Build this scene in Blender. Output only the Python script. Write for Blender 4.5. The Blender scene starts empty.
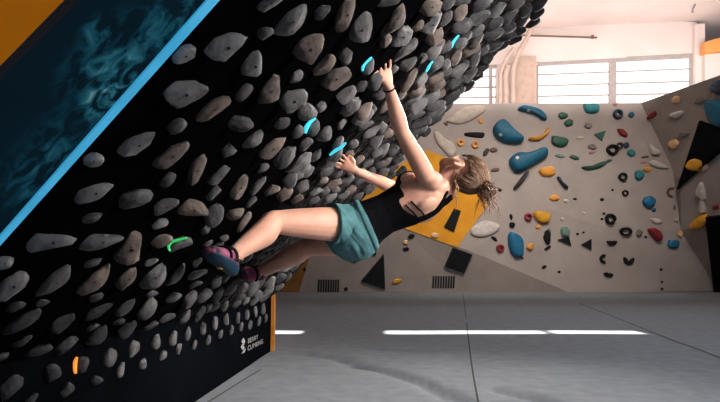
import bpy, bmesh, math, random
from mathutils import Vector, Matrix, noise
from mathutils.bvhtree import BVHTree
random.seed(7)
SC = bpy.context.scene
COL = SC.collection
V = Vector
# ------------------------------------------------------------------ view geometry (720x402 frame)
FPX = 600.0; CX = 360.0; CY = 201.0; HORIZON = 265.0; CAM_H = 0.75
PITCH = math.atan((HORIZON-CY)/FPX)
C0 = V((0, 0, CAM_H))
FW = V((0, math.cos(PITCH), math.sin(PITCH))); UPV = V((0, -math.sin(PITCH), math.cos(PITCH))); RT = V((1, 0, 0))
def ray(px, py): return (RT*(px-CX) + UPV*(CY-py) + FW*FPX).normalized()
def P(px, py, Y):
    r = ray(px, py); return C0 + r*(Y/r.y)
def hit(px, py, p0, n):
    r = ray(px, py); return C0 + r*((p0-C0).dot(n)/r.dot(n))
def floor_pt(px, py, z=0.0): return hit(px, py, V((0,0,z)), V((0,0,1)))
def to_px(p):
    q = p-C0; z = q.dot(FW); return CX+FPX*q.dot(RT)/z, CY-FPX*q.dot(UPV)/z

# ------------------------------------------------------------------ materials
MATS = {}
def pmat(name, c1, c2=None, scale=6.0, rough=0.7, bump=0.0, bscale=60.0, metal=0.0, emis=None, estr=0.0, spec=0.4, detail=4.0, sheen=0.0, trans=0.0, lo=0.35, hi=0.65):
    m = bpy.data.materials.new(name); m.use_nodes = True
    nt = m.node_tree; b = nt.nodes['Principled BSDF']
    b.inputs['Roughness'].default_value = rough; b.inputs['Metallic'].default_value = metal
    b.inputs['Specular IOR Level'].default_value = spec
    if sheen: b.inputs['Sheen Weight'].default_value = sheen
    if trans: b.inputs['Subsurface Weight'].default_value = trans; b.inputs['Subsurface Radius'].default_value = (0.02,0.008,0.004); b.inputs['Subsurface Scale'].default_value = 0.5
    c2 = c2 or tuple(x*0.8 for x in c1)
    g = nt.nodes.new('ShaderNodeNewGeometry')
    t = nt.nodes.new('ShaderNodeTexNoise'); t.inputs['Scale'].default_value = scale; t.inputs['Detail'].default_value = detail
    nt.links.new(g.outputs['Position'], t.inputs['Vector'])
    r = nt.nodes.new('ShaderNodeValToRGB')
    r.color_ramp.elements[0].position = lo; r.color_ramp.elements[0].color = (*c2, 1)
    r.color_ramp.elements[1].position = hi; r.color_ramp.elements[1].color = (*c1, 1)
    nt.links.new(t.outputs['Fac'], r.inputs['Fac']); nt.links.new(r.outputs['Color'], b.inputs['Base Color'])
    if bump:
        t2 = nt.nodes.new('ShaderNodeTexNoise'); t2.inputs['Scale'].default_value = bscale; t2.inputs['Detail'].default_value = 5
        nt.links.new(g.outputs['Position'], t2.inputs['Vector'])
        bp = nt.nodes.new('ShaderNodeBump'); bp.inputs['Strength'].default_value = bump; bp.inputs['Distance'].default_value = 0.01
        nt.links.new(t2.outputs['Fac'], bp.inputs['Height']); nt.links.new(bp.outputs['Normal'], b.inputs['Normal'])
    if emis:
        b.inputs['Emission Color'].default_value = (*emis, 1); b.inputs['Emission Strength'].default_value = estr
    MATS[name] = m
    return m
def srgb(r, g, b):
    f = lambda v: (v/255/12.92) if v/255 <= 0.04045 else ((v/255+0.055)/1.055)**2.4
    return (f(r), f(g), f(b))

# ------------------------------------------------------------------ mesh helpers
def obj(name, verts, faces, mat=None, parent=None, loc=None, smooth=False, sharp=None, mats=None, midx=None):
    me = bpy.data.meshes.new(name)
    loc = V(loc) if loc is not None else V((0,0,0))
    me.from_pydata([tuple(V(v)-loc) for v in verts], [], faces)
    for mm in (mats or ([mat] if mat else [])): me.materials.append(mm)
    if midx:
        for p, i in zip(me.polygons, midx): p.material_index = i
    bm = bmesh.new(); bm.from_mesh(me); bmesh.ops.recalc_face_normals(bm, faces=bm.faces); bm.to_mesh(me); bm.free()
    if smooth:
        me.polygons.foreach_set('use_smooth', [True]*len(me.polygons))
        if sharp: me.set_sharp_from_angle(angle=math.radians(sharp))
    o = bpy.data.objects.new(name, me); COL.objects.link(o); o.location = loc
    if parent is not None:
        o.parent = parent; o.location = loc - parent.location
    return o
def thing(name, label, cat, loc, group=None):
    o = bpy.data.objects.new(name, None); COL.objects.link(o); o.location = loc; o.empty_display_size = 0.05
    tag(o, label, cat, group); return o
def tag(o, label, cat, group=None):
    o['label'] = label; o['category'] = cat
    if group: o['group'] = group
    return o
def struct(o): o['kind'] = 'structure'; return o
class MB:
    def __init__(s): s.v = []; s.f = []
    def box(s, c, ax, ay, az):
        b = len(s.v); c = V(c); ax, ay, az = V(ax), V(ay), V(az)
        for i in (-1,1):
            for j in (-1,1):
                for k in (-1,1): s.v.append(c+ax*i+ay*j+az*k)
        for q in ((0,1,3,2),(4,6,7,5),(0,4,5,1),(2,3,7,6),(0,2,6,4),(1,5,7,3)): s.f.append([b+i for i in q])
        return s
    def aabox(s, x0,x1,y0,y1,z0,z1):
        return s.box(((x0+x1)/2,(y0+y1)/2,(z0+z1)/2), ((x1-x0)/2,0,0),(0,(y1-y0)/2,0),(0,0,(z1-z0)/2))
    def loft(s, rings, cap=True):
        n = len(rings[0]); b = len(s.v)
        for r in rings: s.v += [V(p) for p in r]
        for i in range(len(rings)-1):
            for j in range(n):
                a = b+i*n+j; c = b+i*n+(j+1)%n
                s.f.append([a, c, c+n, a+n])
        if cap:
            s.f.append([b+j for j in range(n)][::-1]); s.f.append([b+(len(rings)-1)*n+j for j in range(n)])
        return s
    def tube(s, pts, radii, n=10, flat=1.0, up=None, sub=0):
        pts = [V(p) for p in pts]
        if not hasattr(radii, '__len__'): radii = [radii]*len(pts)
        if sub: pts, radii = cr(pts, radii, sub)
        rings = []; ref = V(up) if up is not None else None
        for i, p in enumerate(pts):
            t = (pts[min(i+1,len(pts)-1)]-pts[max(i-1,0)]).normalized()
            if ref is None: ref = V((0,0,1)) if abs(t.z) < 0.9 else V((1,0,0))
            u = (ref - t*ref.dot(t)).normalized(); w = t.cross(u)
            if up is None: ref = u
            rings.append([p + (u*math.cos(2*math.pi*k/n)*flat + w*math.sin(2*math.pi*k/n))*radii[i] for k in range(n)])
        return s.loft(rings)
    def ball(s, c, ax, ay, az, nu=16, nv=10):
        c = V(c); ax, ay, az = V(ax), V(ay), V(az); b = len(s.v)
        for i in range(1, nv):
            th = math.pi*i/nv
            for j in range(nu):
                ph = 2*math.pi*j/nu
                s.v.append(c + ax*math.sin(th)*math.cos(ph) + ay*math.sin(th)*math.sin(ph) + az*math.cos(th))
        t0 = len(s.v); s.v.append(c+az); s.v.append(c-az)
        for i in range(nv-2):
            for j in range(nu):
                a = b+i*nu+j; d = b+i*nu+(j+1)%nu; s.f.append([a, a+nu, d+nu, d])
        for j in range(nu):
            s.f.append([t0, b+j, b+(j+1)%nu]); q = b+(nv-2)*nu; s.f.append([t0+1, q+(j+1)%nu, q+j])
        return s
    def build(s, name, mat, parent=None, loc=None, smooth=False, sharp=None): return obj(name, s.v, s.f, mat, parent, loc, smooth, sharp)
def cr(pts, rad, sub):
    out = []; ro = []; n = len(pts)
    for i in range(n-1):
        p0, p1, p2, p3 = pts[max(i-1,0)], pts[i], pts[i+1], pts[min(i+2,n-1)]
        q0, q1, q2, q3 = rad[max(i-1,0)], rad[i], rad[i+1], rad[min(i+2,n-1)]
        for k in range(sub):
            t = k/sub
            h = lambda a,b,c,d: 0.5*((2*b)+(c-a)*t+(2*a-5*b+4*c-d)*t*t+(3*b-a-3*c+d)*t**3)
            out.append(h(p0,p1,p2,p3)); ro.append(h(q0,q1,q2,q3))
    out.append(pts[-1]); ro.append(rad[-1]); return out, ro
def bvh_of(o):
    me = o.data; mw = o.matrix_world if o.parent is None else None
    off = V(o.location) if o.parent is None else V(o.location)+V(o.parent.location)
    return BVHTree.FromPolygons([v.co+off for v in me.vertices], [list(p.vertices) for p in me.polygons])

# ------------------------------------------------------------------ labels by landmark
def octant(dx, dy):
    a = math.degrees(math.atan2(-dy, dx)) % 360
    return ['right of','above right of','above','above left of','left of','below left of','below','below right of'][int((a+22.5)//45) % 8]
ORD = ['nearest','second nearest','third nearest','fourth nearest','fifth nearest','sixth nearest','seventh nearest','eighth nearest','ninth nearest','tenth nearest','eleventh nearest','twelfth nearest','thirteenth nearest','fourteenth nearest','fifteenth nearest']
def place_labels(items, marks):
    """items: (object, px, py, description).  Says which one by its rank in a direction from the closest landmark."""
    table = {}
    for mi, (mx, my, nm) in enumerate(marks):
        for k, it in enumerate(items):
            d = math.hypot(it[1]-mx, it[2]-my)
            if d < 1: continue
            table.setdefault((mi, octant(it[1]-mx, it[2]-my)), []).append((d, k))
    best = {}
    for (mi, oc), lst in table.items():
        lst.sort()
        for r, (d, k) in enumerate(lst):
            if r >= len(ORD): break
            score = d*(1+0.25*r)
            if k not in best or score < best[k][0]: best[k] = (score, r, oc, marks[mi][2])
    for k, it in enumerate(items):
        if k in best:
            _, r, oc, nm = best[k]
            it[0]['label'] = f"{it[3][:-5]} one, {ORD[r]} hold {oc} {nm}" if len(f'{it[3]} {ORD[r]} hold {oc} {nm}'.split()) <= 16 else f"{it[3][:-5]}, {ORD[r]} hold {oc} {nm}"
# ================================================================== MATERIALS
M_floor = pmat('mat_carpet', srgb(134,138,145), srgb(122,125,131), scale=9.0, rough=0.95, bump=0.35, bscale=220, spec=0.08, detail=10, lo=.3, hi=.7)
M_seam = pmat('seam_dark', srgb(52,50,50), rough=0.95)
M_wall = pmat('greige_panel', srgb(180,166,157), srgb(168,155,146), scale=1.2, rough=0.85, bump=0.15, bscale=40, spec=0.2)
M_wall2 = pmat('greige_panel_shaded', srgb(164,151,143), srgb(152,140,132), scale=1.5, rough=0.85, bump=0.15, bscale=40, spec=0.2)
M_yellow = pmat('yellow_paint', srgb(236,164,48), srgb(222,148,38), scale=2.0, rough=0.8, spec=0.2)
M_ochre = pmat('ochre_bounce', srgb(150,104,52), srgb(128,88,46), scale=1.4, rough=0.85, spec=0.2)  # orange patch and warm bounced light, both put into this colour
M_plaster = pmat('pale_plaster', srgb(240,226,220), srgb(232,217,210), scale=0.8, rough=0.9, spec=0.1)
M_ceil = pmat('ceiling_paint', srgb(236,218,210), srgb(226,208,200), scale=0.6, rough=0.9, spec=0.1)
M_frame = pmat('window_frame_paint', srgb(184,172,168), srgb(172,160,156), rough=0.6)
M_pillar = pmat('pillar_paint', srgb(204,178,162), srgb(190,164,148), rough=0.85)
M_pipe = pmat('pipe_paint', srgb(208,184,170), srgb(192,168,154), rough=0.5)
M_rod = pmat('rod_brown', srgb(120,92,80), rough=0.5)
M_peach = pmat('peach_paint', srgb(250,176,104), srgb(240,160,90), scale=1.0, rough=0.85)
M_glass = pmat('bright_glass', (0.9,0.93,0.95), (0.88,0.9,0.92), rough=0.1, emis=(1.0,0.98,0.96), estr=1.0)
M_board = pmat('black_board', (0.0026,0.0026,0.003), (0.0018,0.0018,0.0024), scale=5, rough=0.95, bump=0.1, bscale=120, spec=0.0)
def chalky(m):                                   # chalk dust rubbed into the deep end of the board
    nt = m.node_tree; b = nt.nodes['Principled BSDF']; src = b.inputs['Base Color'].links[0].from_socket
    g = nt.nodes.new('ShaderNodeNewGeometry'); sx = nt.nodes.new('ShaderNodeSeparateXYZ'); nt.links.new(g.outputs['Position'], sx.inputs[0])
    mr = nt.nodes.new('ShaderNodeMapRange'); mr.inputs[1].default_value = 2.95; mr.inputs[2].default_value = 3.9; nt.links.new(sx.outputs['Y'], mr.inputs[0])
    n = nt.nodes.new('ShaderNodeTexNoise'); n.inputs['Scale'].default_value = 26; n.inputs['Detail'].default_value = 7; nt.links.new(g.outputs['Position'], n.inputs['Vector'])
    r = nt.nodes.new('ShaderNodeValToRGB'); r.color_ramp.elements[0].position = .42; r.color_ramp.elements[1].position = .68; nt.links.new(n.outputs['Fac'], r.inputs['Fac'])
    mu = nt.nodes.new('ShaderNodeMath'); mu.operation = 'MULTIPLY'; nt.links.new(mr.outputs[0], mu.inputs[0]); nt.links.new(r.outputs['Color'], mu.inputs[1])
    mx = nt.nodes.new('ShaderNodeMix'); mx.data_type = 'RGBA'; nt.links.new(mu.outputs[0], mx.inputs[0]); nt.links.new(src, mx.inputs[6]); mx.inputs[7].default_value = (0.075,0.072,0.07,1)
    nt.links.new(mx.outputs[2], b.inputs['Base Color'])
chalky(M_board)
M_kick = pmat('black_kickboard', (0.0036,0.0042,0.0056), (0.0026,0.003,0.004), scale=5, rough=0.85, bump=0.1, bscale=120, spec=0.0)
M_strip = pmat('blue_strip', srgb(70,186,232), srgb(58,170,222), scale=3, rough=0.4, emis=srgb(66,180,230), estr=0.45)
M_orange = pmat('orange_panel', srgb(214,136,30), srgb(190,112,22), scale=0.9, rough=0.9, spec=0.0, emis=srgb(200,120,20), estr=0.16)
M_post = pmat('orange_wood', srgb(218,146,62), srgb(190,118,44), scale=9, rough=0.55, spec=0.3)
M_white = pmat('white_print', srgb(165,165,165), rough=0.7)
M_rock = [pmat('stone_grey', srgb(120,119,119), srgb(89,87,89), scale=18, rough=0.8, bump=0.35, bscale=90, spec=0.3),
          pmat('stone_mid', srgb(106,105,105), srgb(76,75,78), scale=18, rough=0.82, bump=0.35, bscale=90, spec=0.3),
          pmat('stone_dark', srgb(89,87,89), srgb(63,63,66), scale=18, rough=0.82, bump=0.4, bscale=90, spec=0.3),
          pmat('stone_warm', srgb(127,113,105), srgb(93,85,82), scale=18, rough=0.82, bump=0.35, bscale=90, spec=0.3),
          pmat('stone_light', srgb(146,145,145), srgb(111,109,111), scale=16, rough=0.75, bump=0.3, bscale=90, spec=0.35)]
M_rock.append(pmat('stone_shaded', srgb(78,78,81), srgb(54,54,58), scale=18, rough=0.85, bump=0.4, bscale=90, spec=0.2))  # grey stone with the shade of the lower left mixed in
M_bolt = pmat('bolt_black', (0.01,0.01,0.01), rough=0.5)
M_cyan = pmat('cyan_light', srgb(60,200,225), rough=0.4, emis=srgb(70,205,230), estr=1.0)
M_green = pmat('green_light', srgb(60,200,110), rough=0.4, emis=srgb(50,200,100), estr=0.6)
M_amber = pmat('amber_light', srgb(240,150,60), rough=0.4, emis=srgb(240,140,60), estr=1.0)
def cm(name, r, g, b, rough=0.55): return pmat(name, srgb(r,g,b), tuple(x*0.8 for x in srgb(r,g,b)), scale=8, rough=rough, spec=0.4)
HC = dict(blue=cm('hold_blue',20,98,124), teal=cm('hold_teal',44,128,132), navy=cm('hold_navy',40,60,80), sky=cm('hold_sky',34,112,150),
          orange=cm('hold_orange',236,160,60), yellow=cm('hold_yellow',228,164,44), white=cm('hold_white',214,202,192), cream=cm('hold_cream',206,188,172),
          black=cm('hold_black',13,12,14,0.85), grey=cm('hold_grey',128,116,110), green=cm('hold_green',44,92,72), mint=cm('hold_mint',120,150,136),
          red=cm('hold_red',146,40,46), pink=cm('hold_pink',190,128,120), brown=cm('hold_brown',110,76,66), darkgrey=cm('hold_darkgrey',46,46,48), peach=cm('hold_peach',238,190,140))
# ================================================================== FLOOR
seam_px = [[(463,293.6),(466,318),(471,360),(478.5,404)], [(579,303),(650,331),(722,358)], [(198,408),(261,369)]]
crease_px = [[(352,364),(385,370),(420,381),(462,402)], [(500,389),(530,396),(560,403)], [(376,349),(420,351),(444,350)], [(300,352),(335,356),(360,365)], [(520,366),(600,362)], [(400,322),(470,320)]]
creases = [[floor_pt(*p).to_2d() for p in l] for l in crease_px]
cw = [(0.042,0.055),(0.045,0.05),(0.022,0.05),(0.03,0.09),(0.012,0.05),(0.02,0.25)]
def segd(p, a, b):
    ab = b-a; t = max(0, min(1, (p-a).dot(ab)/ab.length_squared)); return (p-a-ab*t).length
def fz(x, y):
    p = V((x, y)); z = 0
    for l, (d, w) in zip(creases, cw):
        m = min(segd(p, l[i], l[i+1]) for i in range(len(l)-1))
        if m < 3*w: z -= d*math.exp(-(m/w)**2)
    z += 0.006*noise.noise(V((x*1.1, y*1.3, 0)))
    return z - 0.004
xs = [-7,-4,-2.5] + [-1.6+i*0.05 for i in range(113)] + [5,7,10,14]
ys = [-4,-1,1,1.6] + [1.9+i*0.05 for i in range(110)] + [8,9,10,12,14,17,20]
fv = [V((x,y,fz(x,y))) for y in ys for x in xs]; nx = len(xs)
ff = [[j*nx+i, j*nx+i+1, (j+1)*nx+i+1, (j+1)*nx+i] for j in range(len(ys)-1) for i in range(nx-1)]
struct(obj('floor', fv, ff, M_floor, smooth=True))
for k, l in enumerate(seam_px):
    pts = [floor_pt(*p) for p in l]; pts, _ = cr(pts, [0]*len(pts), 24)
    vv = []; fs = []
    for i, p in enumerate(pts):
        t = (pts[min(i+1,len(pts)-1)]-pts[max(i-1,0)]).normalized(); s = V((-t.y,t.x,0))*(0.006,0.010,0.006)[k]
        z = fz(p.x,p.y)+0.004
        vv += [V((p.x,p.y,z))+s, V((p.x,p.y,z))-s]
        if i: fs.append([2*i-2,2*i-1,2*i+1,2*i])
    struct(obj('trim_%d' % (k+1), vv, fs, M_seam))

# ================================================================== BACK CLIMBING WALL (facetted panels)
D = floor_pt(500, 292).y
wp = {}
def W(k, px, py, dy=0.0): wp[k] = P(px, py, D-dy)
W('a0',230,103.5,0); W('a1',455,103.5,0); W('a2',641,103,0)
W('b0',230,180,.25); W('b1',402,227,.30); W('b2',470,251,.30); W('b3',571,293,0)
W('c0',230,296,.02); W('c1',470,294.3,0)
W('m1',545,207,.12); W('m2',600,226,.14); W('m3',681,231,.10); W('n1',602,158,.10); W('n2',673,170,.08)
W('r3',719,291,0)
wp['t1'] = P(722,74.5,D-2.4); wp['t2'] = P(830,30,D-5.0)
wp['q1'] = P(681,188,D-0.5); wp['q2'] = P(724,150,D-2.0); wp['q3'] = P(840,130,D-4.6)
wp['s1'] = P(712,216,D-1.1); wp['s2'] = P(840,300,D-4.4)
keys = list(wp); ix = {k:i for i,k in enumerate(keys)}
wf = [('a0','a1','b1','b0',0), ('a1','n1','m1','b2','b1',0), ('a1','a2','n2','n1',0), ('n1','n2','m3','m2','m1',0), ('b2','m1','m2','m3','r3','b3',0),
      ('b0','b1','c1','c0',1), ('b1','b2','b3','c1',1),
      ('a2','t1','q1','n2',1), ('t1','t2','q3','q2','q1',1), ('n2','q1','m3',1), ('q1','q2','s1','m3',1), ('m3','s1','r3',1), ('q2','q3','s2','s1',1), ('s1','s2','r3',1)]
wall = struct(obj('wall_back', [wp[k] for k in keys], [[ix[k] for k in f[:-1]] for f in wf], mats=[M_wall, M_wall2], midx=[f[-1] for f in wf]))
# triangulate so that ray casts and render agree
bm = bmesh.new(); bm.from_mesh(wall.data); bmesh.ops.triangulate(bm, faces=bm.faces); bm.to_mesh(wall.data); bm.free()
WB = bvh_of(wall)
def wall_hit(px, py):
    r = ray(px, py); p, n, i, d = WB.ray_cast(C0, r)
    if p is None: return P(px, py, D), V((0,-1,0))
    if n.dot(r) > 0: n = -n
    return p, n
# top capping ledge and mass behind the wall
cap = MB(); a = wp['a0']; b_ = wp['a2']
cap.aabox(a.x, b_.x, D+0.01, D+1.2, b_.z-0.12, b_.z-0.02)
struct(cap.build('trim_4', M_wall2))
def paint(name, poly, mat, off=0.012):
    c = wall_hit(sum(p[0] for p in poly)/len(poly), sum(p[1] for p in poly)/len(poly))
    vs = []; n = len(poly)
    pl = []
    for i in range(n):                       # densify so the sheet follows the facets
        for k in range(6):
            t = k/6; pl.append((poly[i][0]*(1-t)+poly[(i+1)%n][0]*t, poly[i][1]*(1-t)+poly[(i+1)%n][1]*t))
    bm = bmesh.new(); vv = [bm.verts.new((x,y,0)) for x,y in pl]; bm.faces.new(vv)
    bmesh.ops.triangulate(bm, faces=bm.faces)
    bmesh.ops.subdivide_edges(bm, edges=bm.edges, cuts=3, use_grid_fill=True)
    bm.verts.ensure_lookup_table(); bm.faces.ensure_lookup_table(); bm.verts.index_update()
    for v in bm.verts:
        p, nn = wall_hit(v.co.x, v.co.y); vs.append(p + V((0,-1,0))*off)
    fs = [[v.index for v in f.verts] for f in bm.faces]; bm.free()
    return struct(obj(name, vs, fs, mat))
paint('trim_5', [(330,205),(403,228),(457,247.5),(488,204),(474,170),(444,157),(427,150),(394,168)], M_yellow, 0.02)
paint('trim_6', [(240,296.5),(240,190),(318,236),(308,262),(298,295.5)], M_ochre, 0.02)  # sheet tinting the lower left wall with warm bounce light

# ================================================================== ROOM SHELL
CEIL = 8.4
sk0 = floor_pt(392,335.0); sk1 = floor_pt(640,329.8)         # the sunlit strip on the mats
ELEV = math.radians(70); dx = CEIL/math.tan(ELEV)
hx0, hx1, hy0, hy1 = sk0.x+dx-0.05, sk1.x+dx-0.1, sk0.y+0.14, sk1.y-0.06  # unseen ceiling slot, added and sized to cast the sun strip
cl = MB()
for (x0,x1,y0,y1) in ((-7,14,-4,hy0),(-7,14,hy1,21),(-7,hx0-1.5,hy0,hy1),(hx1,14,hy0,hy1)): cl.aabox(x0,x1,y0,y1,CEIL,CEIL+0.02)
cl.aabox(hx0-0.95, hx0-0.0, hy0, hy1, CEIL, CEIL+0.02)
# bar splitting the sunlight that comes through the added ceiling slot
cl.aabox(hx0+1.78, hx0+1.86, hy0, hy1, CEIL, CEIL+0.02)
struct(cl.build('ceiling', M_ceil))
struct(MB().aabox(13.9,14,-4,21,0,CEIL).build('wall_right', M_plaster))
struct(MB().aabox(-7,-6.9,-4,21,0,CEIL).build('wall_left', M_plaster))
# window wall (turned slightly): Yw(px) depth along it
def Yw(px): return 19.2 - (px-450)*0.0042
def WP(px, py, off=0.0): return P(px, py, Yw(px)-off)
def wslab(mb, x0, y0a, y0b, x1, y1a, y1b, off=0.0, th=0.25):
    """quad slab in the window wall between (x0,y0a..y0b) and (x1,y1a..y1b)"""
    q = [WP(x0,y0a,off), WP(x1,y1a,off), WP(x1,y1b,off), WP(x0,y0b,off)]
    b = len(mb.v); mb.v += q + [p+V((0,th,0)) for p in q]
    mb.f += [[b,b+1,b+2,b+3],[b+7,b+6,b+5,b+4],[b,b+4,b+5,b+1],[b+1,b+5,b+6,b+2],[b+2,b+6,b+7,b+3],[b+3,b+7,b+4,b]]
    return mb
ytop = lambda x: 62 - (x-540)*0.0516
ww = MB()
wslab(ww, 200, 0, ytop(200), 697, 22, ytop(697))                      # lintel
wslab(ww, 200, -60, 2, 900, -95, 24, -0.3)
wslab(ww, 200, ytop(200), 190, 462-30, ytop(432), 190)                        # left of window
wslab(ww, 496, ytop(496), 190, 538, ytop(538), 190)                           # pier
wslab(ww, 695, ytop(695)-30, 190, 705, ytop(705)-30, 190, 0.15)
wslab(ww, 200, 112, 260, 697, 112, 260)                               # sill
struct(ww.build('wall_window', M_plaster))
rp = MB(); wslab(rp, 705, 52, 190, 900, 40, 190, 0.3); struct(rp.build('wall_far_right', M_plaster))
rq = MB(); wslab(rq, 705, 42, 53, 900, -16, 34, 0.45); struct(rq.build('trim_7', M_peach))
def window(name, x0, x1, posts, bars, dark_right=False):
    fr = MB(); o = 0.02
    wslab(fr, x0, ytop(x0)-1, ytop(x0)+3.4, x1, ytop(x1)-1, ytop(x1)+3.4, o, 0.1)
    for (a, w) in posts: wslab(fr, a, ytop(a)+3, 110, a+w, ytop(a+w)+3, 110, o, 0.1)
    for t in bars:
        y = lambda x: ytop(x) + t - (x-540)*0.0516*(-t/55.0)
        wslab(fr, x0, y(x0)-0.6, y(x0)+0.6, x1, y(x1)-0.6, y(x1)+0.6, o-0.03, 0.05)
    f = struct(fr.build(name, M_frame, None))
    g = MB(); wslab(g, x0, ytop(x0), 114, x1, ytop(x1), 114, -0.12, 0.02); g.build('window_glass', M_glass, f, loc=V((0,0,0)))
window('window_1', 538, 696, [(537,1.5),(609.5,7),(690.5,5.5)], (12.5,23.5,34,44.5))
window('window_2', 430, 497, [(430,2),(489.5,3)], (12.5,23.5,34,44.5))
# pillar and pipes between the windows
pl = MB(); wslab(pl, 515.5, 57, 112, 536, 56, 112, 0.35, 0.35)
tag(pl.build('pillar', M_pillar), 'pale painted pillar between the two bright windows', 'pillar')
def pipe(pts, r, label, off=0.6):
    w = [WP(x, y, off) for x, y in pts]
    tag(MB().tube(w, r, 10, sub=4).build('pipe', M_pipe, smooth=True, sharp=50), label, 'pipe', 'pipes by the window pillar')
pipe([(500,112),(500.2,85),(501,72),(506,60),(514,48)], 0.07, 'pale vertical pipe nearest the left window, top bending right')
pipe([(506,112),(506,90),(505.5,76),(508,66)], 0.09, 'middle pale pipe of the three beside the pillar')
pipe([(513,112),(513,80),(514,66),(519,52),(526,40),(531,28)], 0.08, 'pale pipe against the pillar, top bending toward the ceiling rail')
rd = MB().tube([WP(518,35.2,0.6), WP(597,37.6,0.6)], 0.032, 8)
rod = thing('ceiling_rail', 'thin brown horizontal rail on the pale wall above the window', 'rail', WP(518,35.2,0.6))
rd.build('rail', M_rod, rod, loc=rod.location); 
MB().tube([WP(592.5,35.4,0.6), WP(592.5,38.5,0.6)], 0.05, 8).build('clamp', M_rod, rod, loc=rod.location)
MB().tube([WP(592.5,37.4,0.6), WP(592.5,37.4,0.0)], 0.03, 8).build('bracket', M_rod, rod, loc=rod.location)
MB().tube([WP(540,36,0.6), WP(540,36,0.0)], 0.03, 8).build('bracket', M_rod, rod, loc=rod.location)
hk = MB().tube([WP(696.5,-10,1.2), WP(695.5,3,1.2), WP(692.8,9,1.2), WP(693,12.5,1.2), WP(691.6,11,1.2)], 0.03, 8, sub=3)
tag(hk.build('ceiling_hook', M_frame, smooth=True), 'thin hook hanging from the pale ceiling above the right window end', 'hook')
# vents
def vent(x0, y0, x1, y1, label):
    ns = 8; c, n = wall_hit((x0+x1)/2, (y0+y1)/2)
    r = thing('air_vent', label, 'vent', c)
    dk = MB(); s = MB(); 
    q = [wall_hit(*p)[0]+n*0.006 for p in ((x0,y0),(x1,y0),(x1-0.6,y1),(x0-0.6,y1))]
    obj('vent_opening', q, [[0,1,2,3]], M_wall2, r, r.location)
    for i in range(ns+1):
        xa = x0+(x1-x0)*i/ns; a = wall_hit(xa,y0-0.5)[0]+n*0.014; b2 = wall_hit(xa-0.6,y1+0.5)[0]+n*0.014
        w = V((0.024,0,0)); s.box((a+b2)/2, w, (a-b2)/2, n*0.008)
    s.build('slats', M_bolt, r, r.location)
vent(319,280,338.5,293,'dark slotted air vent low on the brownish wall below the shorts')
vent(433.5,276.5,454,287.5,'dark slotted air vent low on the wall under the black square')
# ================================================================== OVERHANGING BOARD
K0 = floor_pt(270.5, 351)                              # foot of the kickboard at its far end
dvec = ray(400, HORIZON); dvec.z = 0; dvec.normalize() # along the board, away from the camera
kt = P(272.5, 297, K0.y); KH = kt.z
A = V((K0.x, K0.y, KH))
r_ = ray(545, 0); Bt = C0 + r_*((A-C0).dot(dvec)/r_.dot(dvec))
evec = (Bt-A).normalized()
nvec = dvec.cross(evec); nvec = nvec if nvec.dot(C0-A) > 0 else -nvec
knv = dvec.cross(V((0,0,1))); knv = knv if knv.dot(C0-K0) > 0 else -knv
def B(s, t, h=0.0): return A - dvec*s + evec*t + nvec*h
def on_board(px, py, h=0.0): return hit(px, py, A+nvec*h, nvec)
def on_kick(px, py, h=0.0): return hit(px, py, K0+knv*h, knv)
q = on_board(100, 129); S_BLUE = (A-q).dot(dvec)
q = on_board(40, 40); S_OR = (A-q).dot(dvec)
TMAX = 4.6
print('board angle from vertical', math.degrees(math.acos(evec.z)), 'S', S_BLUE, S_OR, 'KH', KH, 'cam dist', (C0-A).dot(nvec), 'A', A)
board = thing('climbing_board', 'black overhanging board crowded with grey holds, leaning over the climber', 'climbing wall', K0)
def slab(s0, s1, t0, t1, h0, h1):
    c = B((s0+s1)/2, (t0+t1)/2, (h0+h1)/2)
    return c, dvec*(s1-s0)/2, evec*(t1-t0)/2, nvec*(h1-h0)/2
def edge_line(pa, pb):
    a = on_board(*pa); b = on_board(*pb); sa, ta = (A-a).dot(dvec), (a-A).dot(evec); sb, tb_ = (A-b).dot(dvec), (b-A).dot(evec)
    return lambda t: sa + (sb-sa)*(t-ta)/(tb_-ta)
e_b0 = edge_line((38.7,200),(217.5,0)); e_b1 = edge_line((30,200),(205.5,0)); e_or = edge_line((0,80.5),(80,0)); e_or2 = lambda t: e_or(t)+1.2
def skew(f0, f1, t0, t1, h0, h1):
    mb_ = MB(); q_ = [B(f0(t0),t0,h1), B(f1(t0),t0,h1), B(f1(t1),t1,h1), B(f0(t1),t1,h1)]; mb_.v = q_ + [p+nvec*(h0-h1) for p in q_]
    mb_.f = [[0,1,2,3],[7,6,5,4],[0,4,5,1],[1,5,6,2],[2,6,7,3],[3,7,4,0]]; return mb_
skew(lambda t: -0.06, e_b0, 0, TMAX, -0.12, 0).build('overhang_panel', M_board, board, K0)
kx = lambda s, z, h=0.0: V((K0.x,K0.y,0)) - dvec*s + V((0,0,z)) + knv*h
MB().box(kx(S_BLUE/2, KH/2, -0.05), dvec*(S_BLUE/2), V((0,0,KH/2+0.004)), knv*0.05).build('kickboard', M_kick, board, K0)
skew(e_b0, e_b1, -0.2, TMAX, -0.06, 0.004).build('edge_strip', M_strip, board, K0)
MB().box(kx(-0.030, (KH+0.02)/2, 0.012), dvec*0.026, V((0,0,(KH+0.02)/2)), knv*0.016).build('edge_post', M_post, board, K0)
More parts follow.
